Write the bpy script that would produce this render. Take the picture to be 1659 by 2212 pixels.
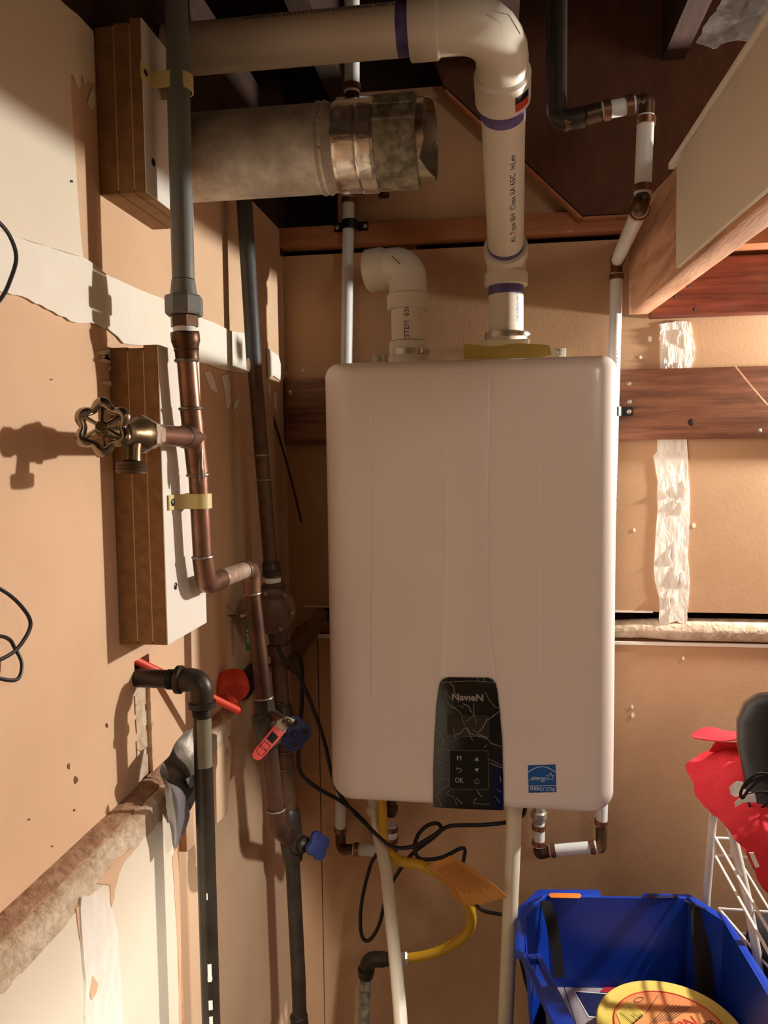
import bpy, math, random
from mathutils import Vector, Matrix, noise
random.seed(4)
for o in list(bpy.data.objects): bpy.data.objects.remove(o)
SC=bpy.context.scene; COL=SC.collection
V=Vector
# ------------------------------------------------------------------ camera
H=1.235                                  # camera height above the floor (modelling is relative to the lens)
F=1659.;CX=829.5;CY=1106.
_dy=V((240,121,1659)).normalized()
_dx=V((11830,24,-1659)); _dx-=_dx.dot(_dy)*_dy; _dx.normalize()
_dz=_dx.cross(_dy)
if _dz.y<0: _dz=-_dz
def to_world(c): return V((_dx.dot(c),_dy.dot(c),_dz.dot(c)))
_r=to_world(V((1,0,0)));_u=to_world(V((0,1,0)));_f=to_world(V((0,0,1)))
cd=bpy.data.cameras.new('camera');cam=bpy.data.objects.new('camera',cd);COL.objects.link(cam)
m=Matrix.Identity(4)
for i in range(3): m[i][0]=_r[i];m[i][1]=_u[i];m[i][2]=-_f[i]
cam.matrix_world=Matrix.Translation((0,0,H))@m
cd.sensor_fit='HORIZONTAL';cd.sensor_width=36;cd.lens=36*F/1659;cd.clip_start=.02
SC.camera=cam
# ------------------------------------------------------------------ light
SC.view_settings.view_transform='Standard';SC.view_settings.look='None'
SC.view_settings.gamma=1;SC.view_settings.use_curve_mapping=False
SC.view_settings.exposure=0.0
w=bpy.data.worlds.new('world');SC.world=w;w.use_nodes=True
w.node_tree.nodes['Background'].inputs[0].default_value=(.9,.62,.42,1)
w.node_tree.nodes['Background'].inputs[1].default_value=.01
def lamp(kind,loc,power,col,size,target=None,**k):
    l=bpy.data.lights.new(kind.lower()+'_lamp',kind);l.energy=power;l.color=col
    o=bpy.data.objects.new(l.name,l);COL.objects.link(o);o.location=V(loc)+V((0,0,H))
    if kind=='AREA': l.size=size
    else: l.shadow_soft_size=size
    for a,b in k.items(): setattr(l,a,b)
    if target: o.rotation_euler=(V(target)-V(loc)).to_track_quat('-Z','Y').to_euler()
    return o
lamp('POINT',(.95,1.45,.155),78,(1,.97,.91),.018)                                   # bare bulb on the back wall, just right of the frame
lamp('SPOT',(.56,-.38,.50),150,(1,.96,.90),.03,(-.60,.90,-.90),spot_size=math.radians(29),spot_blend=.25) # added spot behind the camera, brightens the lower left wall
lamp('POINT',(1.0,-.50,.46),15,(1,.93,.85),.16)                                    # added fill light behind the camera, lifts the heater front
# ------------------------------------------------------------------ helpers
def at(px,py,X=None,Y=None,Z=None):
    r=to_world(V((px-CX,CY-py,F)))/F
    t=X/r.x if X is not None else Y/r.y if Y is not None else Z/r.z
    return r*t
class MB:
    def __init__(s): s.v=[];s.f=[]
    def add(s,vs,fs):
        n=len(s.v);s.v+=[V(a) for a in vs];s.f+=[tuple(i+n for i in f) for f in fs];return s
    def box(s,a,b):
        a=V(a);b=V(b)
        vs=[(x,y,z) for x in(a.x,b.x) for y in(a.y,b.y) for z in(a.z,b.z)]
        return s.add(vs,[(0,1,3,2),(4,6,7,5),(0,4,5,1),(2,3,7,6),(0,2,6,4),(1,5,7,3)])
    def obox(s,p0,p1,w,h,up=(0,0,1)):
        p0=V(p0);p1=V(p1);d=(p1-p0).normalized();u=V(up);u=(u-u.dot(d)*d).normalized();r=d.cross(u)
        vs=[p+r*a*w/2+u*b*h/2 for p in(p0,p1) for a in(-1,1) for b in(-1,1)]
        return s.add(vs,[(0,1,3,2),(4,6,7,5),(0,4,5,1),(2,3,7,6),(0,2,6,4),(1,5,7,3)])
    def prism(s,pts,ext):
        n=len(pts);e=V(ext);pts=[V(p) for p in pts]
        s.add(pts+[p+e for p in pts],[tuple(range(n-1,-1,-1)),tuple(range(n,2*n))]+[(i,(i+1)%n,n+(i+1)%n,n+i) for i in range(n)])
        return s
    def lathe(s,p0,d,prof,seg=24,cap=True,rot=0.,ref=None,scale2=1.):
        d=V(d).normalized();ref=V(ref) if ref else (V((0,0,1)) if abs(d.z)<.9 else V((1,0,0)))
        a=(ref-ref.dot(d)*d).normalized();b=d.cross(a);p0=V(p0);vs=[];fs=[]
        for t,r in prof:
            for k in range(seg):
                q=2*math.pi*k/seg+rot;vs.append(p0+d*t+(a*math.cos(q)+b*math.sin(q)*scale2)*r)
        for j in range(len(prof)-1):
            for k in range(seg):
                k2=(k+1)%seg;fs.append((j*seg+k,j*seg+k2,(j+1)*seg+k2,(j+1)*seg+k))
        if cap:
            fs.append(tuple(range(seg-1,-1,-1)));fs.append(tuple(range((len(prof)-1)*seg,len(prof)*seg)))
        return s.add(vs,fs)
    def cyl(s,p0,p1,r,seg=20,r2=None):
        p0=V(p0);p1=V(p1);return s.lathe(p0,p1-p0,[(0,r),((p1-p0).length,r if r2 is None else r2)],seg)
    def tube(s,pts,r,seg=14,fil=0.,cap=True,radii=None,squash=None):
        pts=[V(p) for p in pts]
        if fil>0 and len(pts)>2:
            out=[pts[0]]
            for i in range(1,len(pts)-1):
                a,b,c=pts[i-1],pts[i],pts[i+1];u=(a-b);v=(c-b);lu,lv=u.length,v.length;u.normalize();v.normalize()
                ang=u.angle(v);t=min(fil/math.tan(ang/2),lu*.48,lv*.48) if ang<3.1 else 0
                if t<=1e-5: out.append(b);continue
                rr=t*math.tan(ang/2);cen=b+(u+v).normalized()*(rr/math.sin(ang/2))
                st=b+u*t-cen;en=b+v*t-cen;tot=st.angle(en);n=max(3,int(tot/.2))
                for k in range(n+1):
                    q=k/n;out.append(cen+(st*math.sin((1-q)*tot)+en*math.sin(q*tot))/math.sin(tot))
            out.append(pts[-1]);pts=out
        n=len(pts);tan=[]
        for i in range(n):
            a=pts[max(i-1,0)];b=pts[min(i+1,n-1)];tan.append((b-a).normalized())
        up=V((0,0,1)) if abs(tan[0].z)<.9 else V((0,1,0))
        u=(up-up.dot(tan[0])*tan[0]).normalized();vs=[];fs=[]
        for i in range(n):
            u=(u-u.dot(tan[i])*tan[i]).normalized();b=tan[i].cross(u);rr=radii[i] if radii else r
            for k in range(seg):
                q=2*math.pi*k/seg;vs.append(pts[i]+(u*math.cos(q)+b*math.sin(q))*rr)
        for j in range(n-1):
            for k in range(seg):
                k2=(k+1)%seg;fs.append((j*seg+k,j*seg+k2,(j+1)*seg+k2,(j+1)*seg+k))
        if cap: fs.append(tuple(range(seg-1,-1,-1)));fs.append(tuple(range((n-1)*seg,n*seg)))
        return s.add(vs,fs)
    def ball(s,c,r,seg=14,sc=(1,1,1)):
        vs=[];fs=[];n=seg//2+1
        for j in range(n):
            ph=math.pi*j/(n-1)
            for k in range(seg):
                q=2*math.pi*k/seg;vs.append(V(c)+V((math.sin(ph)*math.cos(q)*sc[0],math.sin(ph)*math.sin(q)*sc[1],math.cos(ph)*sc[2]))*r)
        for j in range(n-1):
            for k in range(seg):
                k2=(k+1)%seg;fs.append((j*seg+k,(j+1)*seg+k,(j+1)*seg+k2,j*seg+k2))
        return s.add(vs,fs)
    def sheet(s,rows,sub=6,th=.0015,rough=0.,seed=0):
        """bicubic-ish sheet through a grid of points, given a thickness"""
        def cr(p,t):
            n=len(p)-1;x=t*n;i=min(int(x),n-1);f=x-i
            p0=p[max(i-1,0)];p1=p[i];p2=p[i+1];p3=p[min(i+2,n)]
            return .5*((2*p1)+(p2-p0)*f+(2*p0-5*p1+4*p2-p3)*f*f+(3*p1-p0-3*p2+p3)*f**3)
        R=len(rows);C=len(rows[0]);nu=(R-1)*sub;nv=(C-1)*sub;g=[]
        cols=[[cr([V(rows[i][j]) for i in range(R)],a/nu) for j in range(C)] for a in range(nu+1)]
        for a in range(nu+1):
            g.append([cr(cols[a],b/nv) for b in range(nv+1)])
        if rough:
            for a in range(nu+1):
                for b in range(nv+1):
                    p=g[a][b];g[a][b]=p+V((1,1,1))*0+noise.noise_vector(p*60+V((seed,0,0)))*rough+noise.noise_vector(p*25+V((seed,9,0)))*rough*1.5
        vs=[];nrm=[]
        for a in range(nu+1):
            for b in range(nv+1):
                du=g[min(a+1,nu)][b]-g[max(a-1,0)][b];dv=g[a][min(b+1,nv)]-g[a][max(b-1,0)]
                n=du.cross(dv);n.normalize();vs.append(g[a][b]);nrm.append(n)
        N=len(vs);vs2=vs+[v+n*th for v,n in zip(vs,nrm)];fs=[]
        W=nv+1
        for a in range(nu):
            for b in range(nv):
                q=(a*W+b,a*W+b+1,(a+1)*W+b+1,(a+1)*W+b);fs.append(q[::-1]);fs.append(tuple(i+N for i in q))
        ed=[b for b in range(W)]+[a*W+nv for a in range(1,nu+1)]+[nu*W+b for b in range(nv-1,-1,-1)]+[a*W for a in range(nu-1,0,-1)]
        for i in range(len(ed)):
            a,b=ed[i],ed[(i+1)%len(ed)];fs.append((a,b,b+N,a+N))
        return s.add(vs2,fs)
def smooth_path(pts,n=6):
    pts=[V(p) for p in pts];out=[]
    for i in range(len(pts)-1):
        p0=pts[max(i-1,0)];p1=pts[i];p2=pts[i+1];p3=pts[min(i+2,len(pts)-1)]
        for k in range(n):
            f=k/n;out.append(.5*((2*p1)+(p2-p0)*f+(2*p0-5*p1+4*p2-p3)*f*f+(3*p1-p0-3*p2+p3)*f**3))
    return out+[pts[-1]]
ROOTS=[]
def mk(name,mb,mat,parent=None,bevel=0,bseg=2,ang=38,flat=False):
    me=bpy.data.meshes.new(name);me.from_pydata([tuple(v) for v in mb.v],[],mb.f);me.validate();me.update()
    import bmesh
    b=bmesh.new();b.from_mesh(me);bmesh.ops.recalc_face_normals(b,faces=b.faces)
    if bevel:
        es=[e for e in b.edges if len(e.link_faces)==2 and e.calc_face_angle(0)>.6]
        bmesh.ops.bevel(b,geom=es,offset=bevel,segments=bseg,affect='EDGES',profile=.5,clamp_overlap=True)
    b.to_mesh(me);b.free()
    if not flat:
        me.polygons.foreach_set('use_smooth',[True]*len(me.polygons));me.set_sharp_from_angle(angle=math.radians(ang))
    o=bpy.data.objects.new(name,me);COL.objects.link(o);me.materials.append(mat)
    if parent: o.parent=parent
    else: ROOTS.append(o)
    return o
def thing(name,label,cat,group=None):
    o=bpy.data.objects.new(name,None);COL.objects.link(o);o['label']=label;o['category']=cat
    o.empty_display_size=.02
    if group:o['group']=group
    ROOTS.append(o);return o
def solo(name,mb,mat,label,cat,group=None,**k):
    o=mk(name,mb,mat,None,**k);o['label']=label;o['category']=cat
    if group:o['group']=group
    return o
def struct(name,mb,mat,parent=None,**k):
    o=mk(name,mb,mat,parent,**k)
    if not parent:o['kind']='structure'
    return o
def part(name,mb,mat,parent,label=None,**k):
    o=mk(name,mb,mat,parent,**k)
    if label:o['label']=label
    return o
def finish():
    def tree(o):
        r=[o]
        for c in o.children: r+=tree(c)
        return r
    for r in ROOTS:
        ms=[o for o in tree(r) if o.type=='MESH'];lo=V((9,9,9));hi=-lo
        for o in ms:
            for v in o.data.vertices:
                for i in range(3): lo[i]=min(lo[i],v.co[i]);hi[i]=max(hi[i],v.co[i])
        B=V(((lo.x+hi.x)/2,(lo.y+hi.y)/2,lo.z))
        for o in ms: o.data.transform(Matrix.Translation(-B))
        r.location=B+V((0,0,H))
# ------------------------------------------------------------------ text
def textmesh(s,size,shear=0.,bold=0.,space=1.):
    c=bpy.data.curves.new('t','FONT');c.body=s;c.size=size;c.shear=shear;c.offset=bold;c.align_x='CENTER';c.align_y='CENTER';c.space_character=space;c.resolution_u=3
    o=bpy.data.objects.new('t',c);COL.objects.link(o);dg=bpy.context.evaluated_depsgraph_get();dg.update()
    e=o.evaluated_get(dg);me=e.to_mesh();vs=[v.co.copy() for v in me.vertices];fs=[tuple(p.vertices) for p in me.polygons]
    e.to_mesh_clear();bpy.data.objects.remove(o);bpy.data.curves.remove(c);return vs,fs
def text_plane(s,size,org,xd,yd,sx=1.,**k):
    vs,fs=textmesh(s,size,**k);xd=V(xd).normalized();yd=V(yd).normalized();mb=MB()
    mb.add([V(org)+xd*v.x*sx+yd*v.y for v in vs],fs);return mb
def text_pipe(s,size,org,ax,r,face,sx=1.,**k):
    """text running along ax on a cylinder surface whose centre point is org; face = outward direction of text middle"""
    vs,fs=textmesh(s,size,**k);ax=V(ax).normalized();n=V(face);n=(n-n.dot(ax)*ax).normalized();b=n.cross(ax)
    mb=MB();mb.add([V(org)+ax*v.x*sx+(n*math.cos(v.y/r)+b*math.sin(v.y/r))*(r+.0003) for v in vs],fs);return mb
# ------------------------------------------------------------------ materials
def lin(c): return tuple(((x/255)/12.92 if x/255<=.04045 else ((x/255+.055)/1.055)**2.4) for x in c)
def mat(name,c1,c2=None,rough=.6,metal=0.,scale=8.,bump=0.,bscale=None,stretch=None,detail=4,spec=.5,pos=(.35,.65),trans=0.,alpha=1.,bdist=.002,coat=0.,emit=None):
    m=bpy.data.materials.new(name);m.use_nodes=True;nt=m.node_tree;N=nt.nodes;L=nt.links;b=N['Principled BSDF']
    b.inputs['Roughness'].default_value=rough;b.inputs['Metallic'].default_value=metal
    b.inputs['Specular IOR Level'].default_value=spec;b.inputs['Transmission Weight'].default_value=trans;b.inputs['Alpha'].default_value=alpha
    b.inputs['Coat Weight'].default_value=coat
    tc=N.new('ShaderNodeTexCoord');mp=N.new('ShaderNodeMapping');L.new(tc.outputs['Object'],mp.inputs[0])
    if stretch: mp.inputs['Scale'].default_value=stretch
    c1=lin(c1)
    if c2 is None: b.inputs['Base Color'].default_value=(*c1,1)
    else:
        n=N.new('ShaderNodeTexNoise');n.inputs['Scale'].default_value=scale;n.inputs['Detail'].default_value=detail;n.inputs['Roughness'].default_value=.62
        r=N.new('ShaderNodeValToRGB');r.color_ramp.elements[0].position=pos[0];r.color_ramp.elements[1].position=pos[1]
        r.color_ramp.elements[0].color=(*c1,1);r.color_ramp.elements[1].color=(*lin(c2),1)
        L.new(mp.outputs[0],n.inputs[0]);L.new(n.outputs['Fac'],r.inputs[0]);L.new(r.outputs[0],b.inputs['Base Color'])
    if bump:
        n2=N.new('ShaderNodeTexNoise');n2.inputs['Scale'].default_value=bscale or scale*4;n2.inputs['Detail'].default_value=5
        bp=N.new('ShaderNodeBump');bp.inputs['Strength'].default_value=bump;bp.inputs['Distance'].default_value=bdist
        L.new(mp.outputs[0],n2.inputs[0]);L.new(n2.outputs['Fac'],bp.inputs['Height']);L.new(bp.outputs[0],b.inputs['Normal'])
    return m
M={}
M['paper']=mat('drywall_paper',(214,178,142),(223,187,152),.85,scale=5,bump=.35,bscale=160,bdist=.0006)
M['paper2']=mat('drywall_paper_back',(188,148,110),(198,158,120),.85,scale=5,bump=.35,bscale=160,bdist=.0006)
M['mud']=mat('joint_compound',(240,232,214),(244,238,224),.85,scale=14,bump=.5,bscale=40,bdist=.002)
M['mudrough']=mat('rough_joint_compound',(238,230,214),(246,240,228),.7,scale=20,bump=.7,bscale=26,bdist=.006,stretch=(3,3,1))
M['cream']=mat('cream_paint',(232,220,196),(238,227,205),.75,scale=4,bump=.2,bscale=200,bdist=.0005)
M['plaster']=mat('dusty_gypsum',(190,165,135),(222,205,180),.95,scale=45,bump=.9,bscale=120,bdist=.004)
M['dust']=mat('sawdust_covered_wood',(150,112,85),(180,148,118),.95,scale=60,bump=.9,bscale=160,bdist=.003)
M['wood']=mat('stained_plank',(98,58,38),(154,102,72),.7,scale=5,bump=.4,bscale=30,stretch=(1,6,14),bdist=.001)
M['redwood']=mat('red_brown_plank',(104,50,36),(150,84,64),.75,scale=5,bump=.4,bscale=30,stretch=(1,6,14),bdist=.001)
M['stud']=mat('pale_framing_lumber',(176,122,84),(218,168,128),.75,scale=6,bump=.5,bscale=40,stretch=(9,1,9),bdist=.001)
M['studx']=mat('brown_framing_lumber',(160,100,62),(182,120,78),.8,scale=6,bump=.3,bscale=40,stretch=(1,9,9),bdist=.001)
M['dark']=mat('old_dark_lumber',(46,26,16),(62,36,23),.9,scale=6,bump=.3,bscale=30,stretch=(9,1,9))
M['ply']=mat('aged_plywood',(84,50,30),(100,60,38),.85,scale=7,bump=.3,bscale=40,stretch=(6,2,2))
M['mdf']=mat('particle_board_edge',(134,98,60),(156,116,74),.9,scale=70,bump=.5,bscale=300,bdist=.0006)
M['mela']=mat('white_melamine',(240,234,222),None,.35)
M['meline']=mat('melamine_edge_line',(196,172,140),None,.6)
M['heater']=mat('white_enamel',(236,224,214),None,.3,coat=.2)
M['blackgl']=mat('glossy_black_plastic',(10,9,8),(16,15,12),.22,scale=6)
M['screen']=mat('grey_screen',(46,40,36),(54,48,42),.2,scale=8)
M['film']=mat('plastic_film_crease',(150,140,122),None,.3)
M['glyph']=mat('printed_grey_glyph',(176,170,160),None,.5)
M['logo']=mat('printed_logo',(150,140,128),None,.4)
M['lblue']=mat('label_blue',(12,88,160),None,.5)
M['lwhite']=mat('label_white',(226,228,230),None,.6)
M['pvc']=mat('white_vent_plastic',(230,220,200),(235,225,206),.4,scale=6)
M['pvc2']=mat('cream_plastic_pipe',(218,208,184),(226,216,194),.4,scale=6)
M['pipe']=mat('white_water_pipe',(214,214,210),(222,222,218),.38,scale=6)
M['purple']=mat('purple_primer',(82,66,128),(112,98,150),.6,scale=40,pos=(.3,.7))
M['ink']=mat('black_pipe_ink',(70,64,58),None,.8)
M['inkb']=mat('blue_pipe_ink',(80,100,150),None,.8)
M['galv']=mat('galvanised_steel',(168,162,146),(216,210,196),.55,.25,scale=26,bump=.25,bscale=120,bdist=.0006)
M['galv2']=mat('stained_galvanised_steel',(112,110,90),(170,164,144),.55,.25,scale=70,pos=(.38,.6))
M['foil']=mat('crinkled_foil_tape',(226,218,206),(236,228,216),.22,.9,scale=10,bump=.7,bscale=30,bdist=.003,stretch=(.5,1,1.6))
M['rustin']=mat('bright_sheet_with_rust',(206,196,176),(176,120,60),.25,.85,scale=28,pos=(.52,.62))
M['grey']=mat('grey_plastic_conduit',(112,114,110),(120,122,117),.45,scale=6)
M['greyd']=mat('dark_grey_pipe',(58,60,60),(70,72,70),.5,scale=14)
M['copper']=mat('aged_copper',(152,112,92),(106,76,62),.38,.75,scale=24,pos=(.35,.7),bump=.15,bscale=60,bdist=.0006)
M['copperd']=mat('dark_copper',(96,66,52),(70,48,38),.45,.75,scale=18)
M['copperw']=mat('dusty_copper',(150,118,98),(176,160,146),.7,.4,scale=90)
M['solder']=mat('solder_metal',(150,142,130),(120,100,84),.4,.7,scale=70,bump=.6,bscale=120,bdist=.001)
M['bronze']=mat('brown_bronze_fitting',(98,68,46),(78,54,36),.42,.7,scale=20)
M['brass']=mat('old_brass',(118,100,72),(88,72,50),.35,.85,scale=30)
M['hcrimp']=mat('copper_crimp_ring',(140,96,74),None,.35,.8)
M['chrome']=mat('worn_chrome_wheel',(176,166,148),(128,116,98),.22,.95,scale=14)
M['strap']=mat('cream_nylon_strap',(218,202,140),None,.4)
M['ptfe']=mat('white_thread_tape',(226,226,220),None,.7)
M['iron']=mat('black_iron_pipe',(44,36,30),(62,52,42),.42,.35,scale=22,bump=.25,bscale=80,bdist=.0006)
M['ironb']=mat('brown_iron',(74,52,36),(98,72,52),.5,.4,scale=30,bump=.3,bscale=80,bdist=.001)
M['steel']=mat('zinc_screw_metal',(190,182,168),None,.35,.7)
M['ironl']=mat('worn_iron_bolt',(120,98,76),None,.45,.4)
M['zinc']=mat('dull_zinc_plate',(214,206,176),None,.4,.2)
M['blk']=mat('black_metal_clamp',(24,22,21),None,.4,.3)
M['rubber']=mat('black_cable_rubber',(16,14,13),None,.5)
M['brownw']=mat('brown_wire',(60,34,22),None,.6)
M['red']=mat('red_lever_plastic',(226,84,76),None,.4)
M['orange']=mat('orange_red_plastic',(214,66,40),None,.45)
M['bluew']=mat('blue_valve_wheel',(34,48,96),(26,38,84),.45,scale=30)
M['duct']=mat('silver_duct_tape',(160,160,164),(176,176,180),.28,.55,scale=9,bump=.7,bscale=18,bdist=.004)
M['ductd']=mat('dark_duct_tape',(78,72,62),(92,84,72),.4,.4,scale=9,bump=.7,bscale=18,bdist=.004)
M['oldtape']=mat('pale_tape_residue',(122,116,96),(136,130,108),.7,scale=30,bump=.5,bscale=60)
M['green']=mat('green_tag',(44,92,58),None,.6)
M['yellow']=mat('yellow_coated_hose',(206,160,34),None,.4,bump=.6,bscale=60)
M['tag']=mat('orange_paper_tag',(200,136,62),(208,146,72),.75,scale=20)
M['tagink']=mat('brown_tag_ink',(150,92,36),None,.8)
M['ytape']=mat('yellow_paper_tape',(206,186,96),(190,168,80),.8,scale=20)
M['blue']=mat('blue_crate_plastic',(18,62,176),(15,55,164),.35,scale=5)
M['orangeg']=mat('orange_grip',(250,136,50),None,.5)
M['web']=mat('black_webbing',(24,22,24),(30,28,30),.85,scale=90)
M['wire']=mat('white_coated_wire',(226,220,212),None,.35)
M['bag']=mat('red_fabric',(214,38,52),(204,32,46),.85,scale=200,bump=.3,bscale=300,bdist=.0005)
M['leather']=mat('black_leather',(18,17,19),(25,23,25),.42,scale=40,bump=.3,bscale=90,bdist=.0008)
M['sole']=mat('tan_welt',(120,96,74),None,.6)
M['navy']=mat('dark_navy_fabric',(22,22,30),(32,32,40),.9,scale=20,bump=.6,bscale=30)
M['boxg']=mat('grey_printed_card',(176,168,168),(160,150,152),.5,scale=6,stretch=(30,2,2))
M['boxb']=mat('navy_print',(22,26,74),None,.5)
M['boxr']=mat('crimson_print',(176,30,48),None,.5)
M['white']=mat('white_print',(228,224,220),None,.6)
M['lid']=mat('yellow_plastic_lid',(232,206,96),(238,214,108),.4,scale=5)
M['lab']=mat('orange_lid_label',(240,166,96),(236,140,84),.5,scale=10)
M['labr']=mat('red_print',(206,60,36),None,.6)
M['clear']=mat('cloudy_plastic_sheet',(196,190,182),(236,232,226),.2,scale=22,pos=(.45,.55),alpha=.85,bump=.8,bscale=14,bdist=.01)
M['clearb']=mat('brown_tinted_plastic',(120,92,62),(140,110,78),.25,scale=8,alpha=.7,bump=.8,bscale=14,bdist=.01)
M['concrete']=mat('concrete_floor',(120,108,96),(138,126,112),.9,scale=6,bump=.3,bscale=60)
M['roomwall']=mat('cream_room_wall',(150,124,98),(160,134,106),.85,scale=4)
XL=-.4186; YB=1.52
# ------------------------------------------------------------------ shell
fl=struct('floor',MB().box((XL-.1,-1.7,-H-.06),(2.0,1.7,-H)),M['concrete'])
struct('wall_right',MB().box((1.9,-1.7,-H),(1.96,1.7,.84)),M['roomwall'])
struct('wall_front',MB().box((XL-.1,-1.7,-H),(1.9,-1.64,.84)),M['roomwall'])
# ceiling with joists
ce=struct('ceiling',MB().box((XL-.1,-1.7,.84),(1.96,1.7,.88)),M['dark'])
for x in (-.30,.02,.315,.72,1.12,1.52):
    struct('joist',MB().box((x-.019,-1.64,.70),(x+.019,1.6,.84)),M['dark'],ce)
struct('light_blocker',MB().box((.245,-1.64,.31),(.275,.50,.84)),M['dark'],ce)  # unseen panel added above the beam to block lamp light
# left wall : drywall over studs, with a vertical saw slot and a long ragged opening at knee height
wl=struct('wall_left',MB().box((XL-.10,-1.64,-H),(XL-.085,1.6,.84)),M['dark'])
def lw(y0,y1,z0,z1,m='paper',x0=XL-.013,x1=XL,n='drywall_panel',**k): return struct(n,MB().box((x0,y0,z0),(x1,y1,z1)),M[m],wl,**k)
Ys0,Ys1=.833,.872
lw(-1.64,Ys0,-.384,.449); lw(Ys0,Ys1,-.235,.449); lw(Ys1,1.52,-.384,.449)
lw(-1.64,1.52,-H,-.40,'paper')
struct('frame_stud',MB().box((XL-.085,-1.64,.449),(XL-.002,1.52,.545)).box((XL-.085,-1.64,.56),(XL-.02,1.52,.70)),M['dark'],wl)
struct('frame_stud',MB().box((XL-.085,-1.64,-.40),(XL-.03,1.52,-.365)),M['dust'],wl)
struct('slot_backing',MB().box((XL-.016,Ys0-.004,-.40),(XL-.005,Ys1+.004,-.272)),M['plaster'],wl)
# dusty ledge = top edge of the thicker lower drywall
XF=-.386
ed=[];random.seed(2)
n=44
def ragged_ledge(y0,y1,z,x0,x1,amp,th,seed):
    random.seed(seed);mb=MB();k=int((y1-y0)/.012)
    top=[];fr=[]
    for i in range(k+1):
        y=y0+(y1-y0)*i/k;top.append((V((x0,y,z+random.uniform(-amp,amp)*.3)),V(((x0+x1)/2,y,z+random.uniform(-amp,amp))),V((x1+random.uniform(-amp,amp),y,z-.004+random.uniform(-amp,amp))),V((x1,y,z-th)),V((x0,y,z-th))))
    vs=[p for t in top for p in t];fs=[]
    for i in range(k):
        for j in range(5):
            j2=(j+1)%5;fs.append((i*5+j,(i+1)*5+j,(i+1)*5+j2,i*5+j2))
    fs.append((0,1,2,3,4));fs.append(tuple(k*5+j for j in (4,3,2,1,0)))
    return mb.add(vs,fs)
struct('ledge',ragged_ledge(-1.6,.853,-.384,XL-.001,XF-.012,.0012,.02,3),M['dust'],wl)
struct('gypsum_edge',ragged_ledge(-1.6,.853,-.390,XF-.0135,XF,.0016,.03,5),M['plaster'],wl)
struct('ledge',ragged_ledge(.856,1.27,-.383,XL-.001,XF-.016,.001,.012,7),M['dust'],wl)
struct('gypsum_edge',ragged_ledge(.90,1.075,-.386,XF-.016,XF-.004,.0015,.022,8),M['plaster'],wl)
struct('drywall_offcut',MB().prism([(XL+.001,.90,-.408),(XL+.001,1.06,-.408),(XL+.001,1.075,-.43),(XL+.001,1.05,-.52),(XL+.001,.90,-.50)],(.028,0,0)),M['paper'],wl,bevel=.002)
lp=struct('drywall_panel',MB().box((XL+.0005,-1.6,-H),(XF,.853,-.418)),M['cream'],wl)
struct('frame_stud',MB().box((XL,.868,-H),(XL+.02,.895,-.41)),M['stud'],wl)
def onL(px,dx=.0,th=.0012,X=XL): 
    return MB().prism([at(x,y,X=X+dx) for x,y in px],(th,0,0))
def rag(pts,n=4,amp=2.5,seed=1,closed=True):
    random.seed(seed);out=[]
    for i,(x,y) in enumerate(pts):
        if not closed and i==len(pts)-1: out.append((x,y));break
        x2,y2=pts[(i+1)%len(pts)];out.append((x,y))
        for k in range(1,n):
            t=k/n;out.append((x+(x2-x)*t+random.uniform(-amp,amp),y+(y2-y)*t+random.uniform(-amp,amp)))
    return out
up=[(-120,-160),(60,-60),(128,2),(166,32),(200,68),(204,180)]+[(199,180),(194,176),(189,170),(187,182),(180,180),(176,160),(172,165),(173,184),(168,192),(162,178),(157,162),(150,160),(151,190),(155,260),(160,330),(166,420),(172,500),(178,556)]+[(60,520),(-60,478),(-120,440)]
struct('paint_patch',onL(up,.0005,.001),M['cream'],wl,flat=True)
struct('paint_patch',onL([(199,188),(203,205),(203,232),(195,236),(188,222),(192,205)],.0005,.001),M['cream'],wl,flat=True)
band=rag([(-120,440),(-60,480),(0,500),(60,522),(120,540),(178,556),(235,598),(275,615),(345,643),(440,690),(500,716),(537,722),(540,806),(490,800),(432,784)],3,1.8,3,False)+rag([(330,752),(265,742),(238,716),(205,700),(150,694),(100,668),(45,640),(0,630),(-70,612),(-120,600)],4,2.6,4,False)
struct('joint_compound',onL(band,.0018,.0016),M['mud'],wl,flat=True)
struct('joint_compound',onL([(576,752),(600,768),(606,790),(604,822),(590,812),(578,815)],.0018,.0016),M['mud'],wl,flat=True)
for pts in ([(440,806),(452,800),(462,822),(470,850),(455,842)],[(478,812),(492,808),(498,840),(488,862)],[(486,850),(496,845),(498,872),(490,884)],[(505,868),(516,860),(512,880),(503,886)],[(578,826),(583,830),(584,860),(578,842)],[(590,845),(597,850),(598,892),(592,880)],[(230,762),(262,758),(276,772),(240,780),(215,772)]):
    struct('compound_smear',onL(pts,.0004,.0012),M['mud'],wl,flat=True)
for pts in ([(205,762),(232,754),(262,760),(268,772),(240,774),(262,782),(236,790),(255,796),(228,800),(240,786),(212,778),(228,770)],[(216,826),(236,822),(262,830),(264,842),(240,836)]):
    struct('compound_smear',onL(rag(pts,3,1.2,41),.0004,.0012),M['mud'],wl,flat=True)
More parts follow.
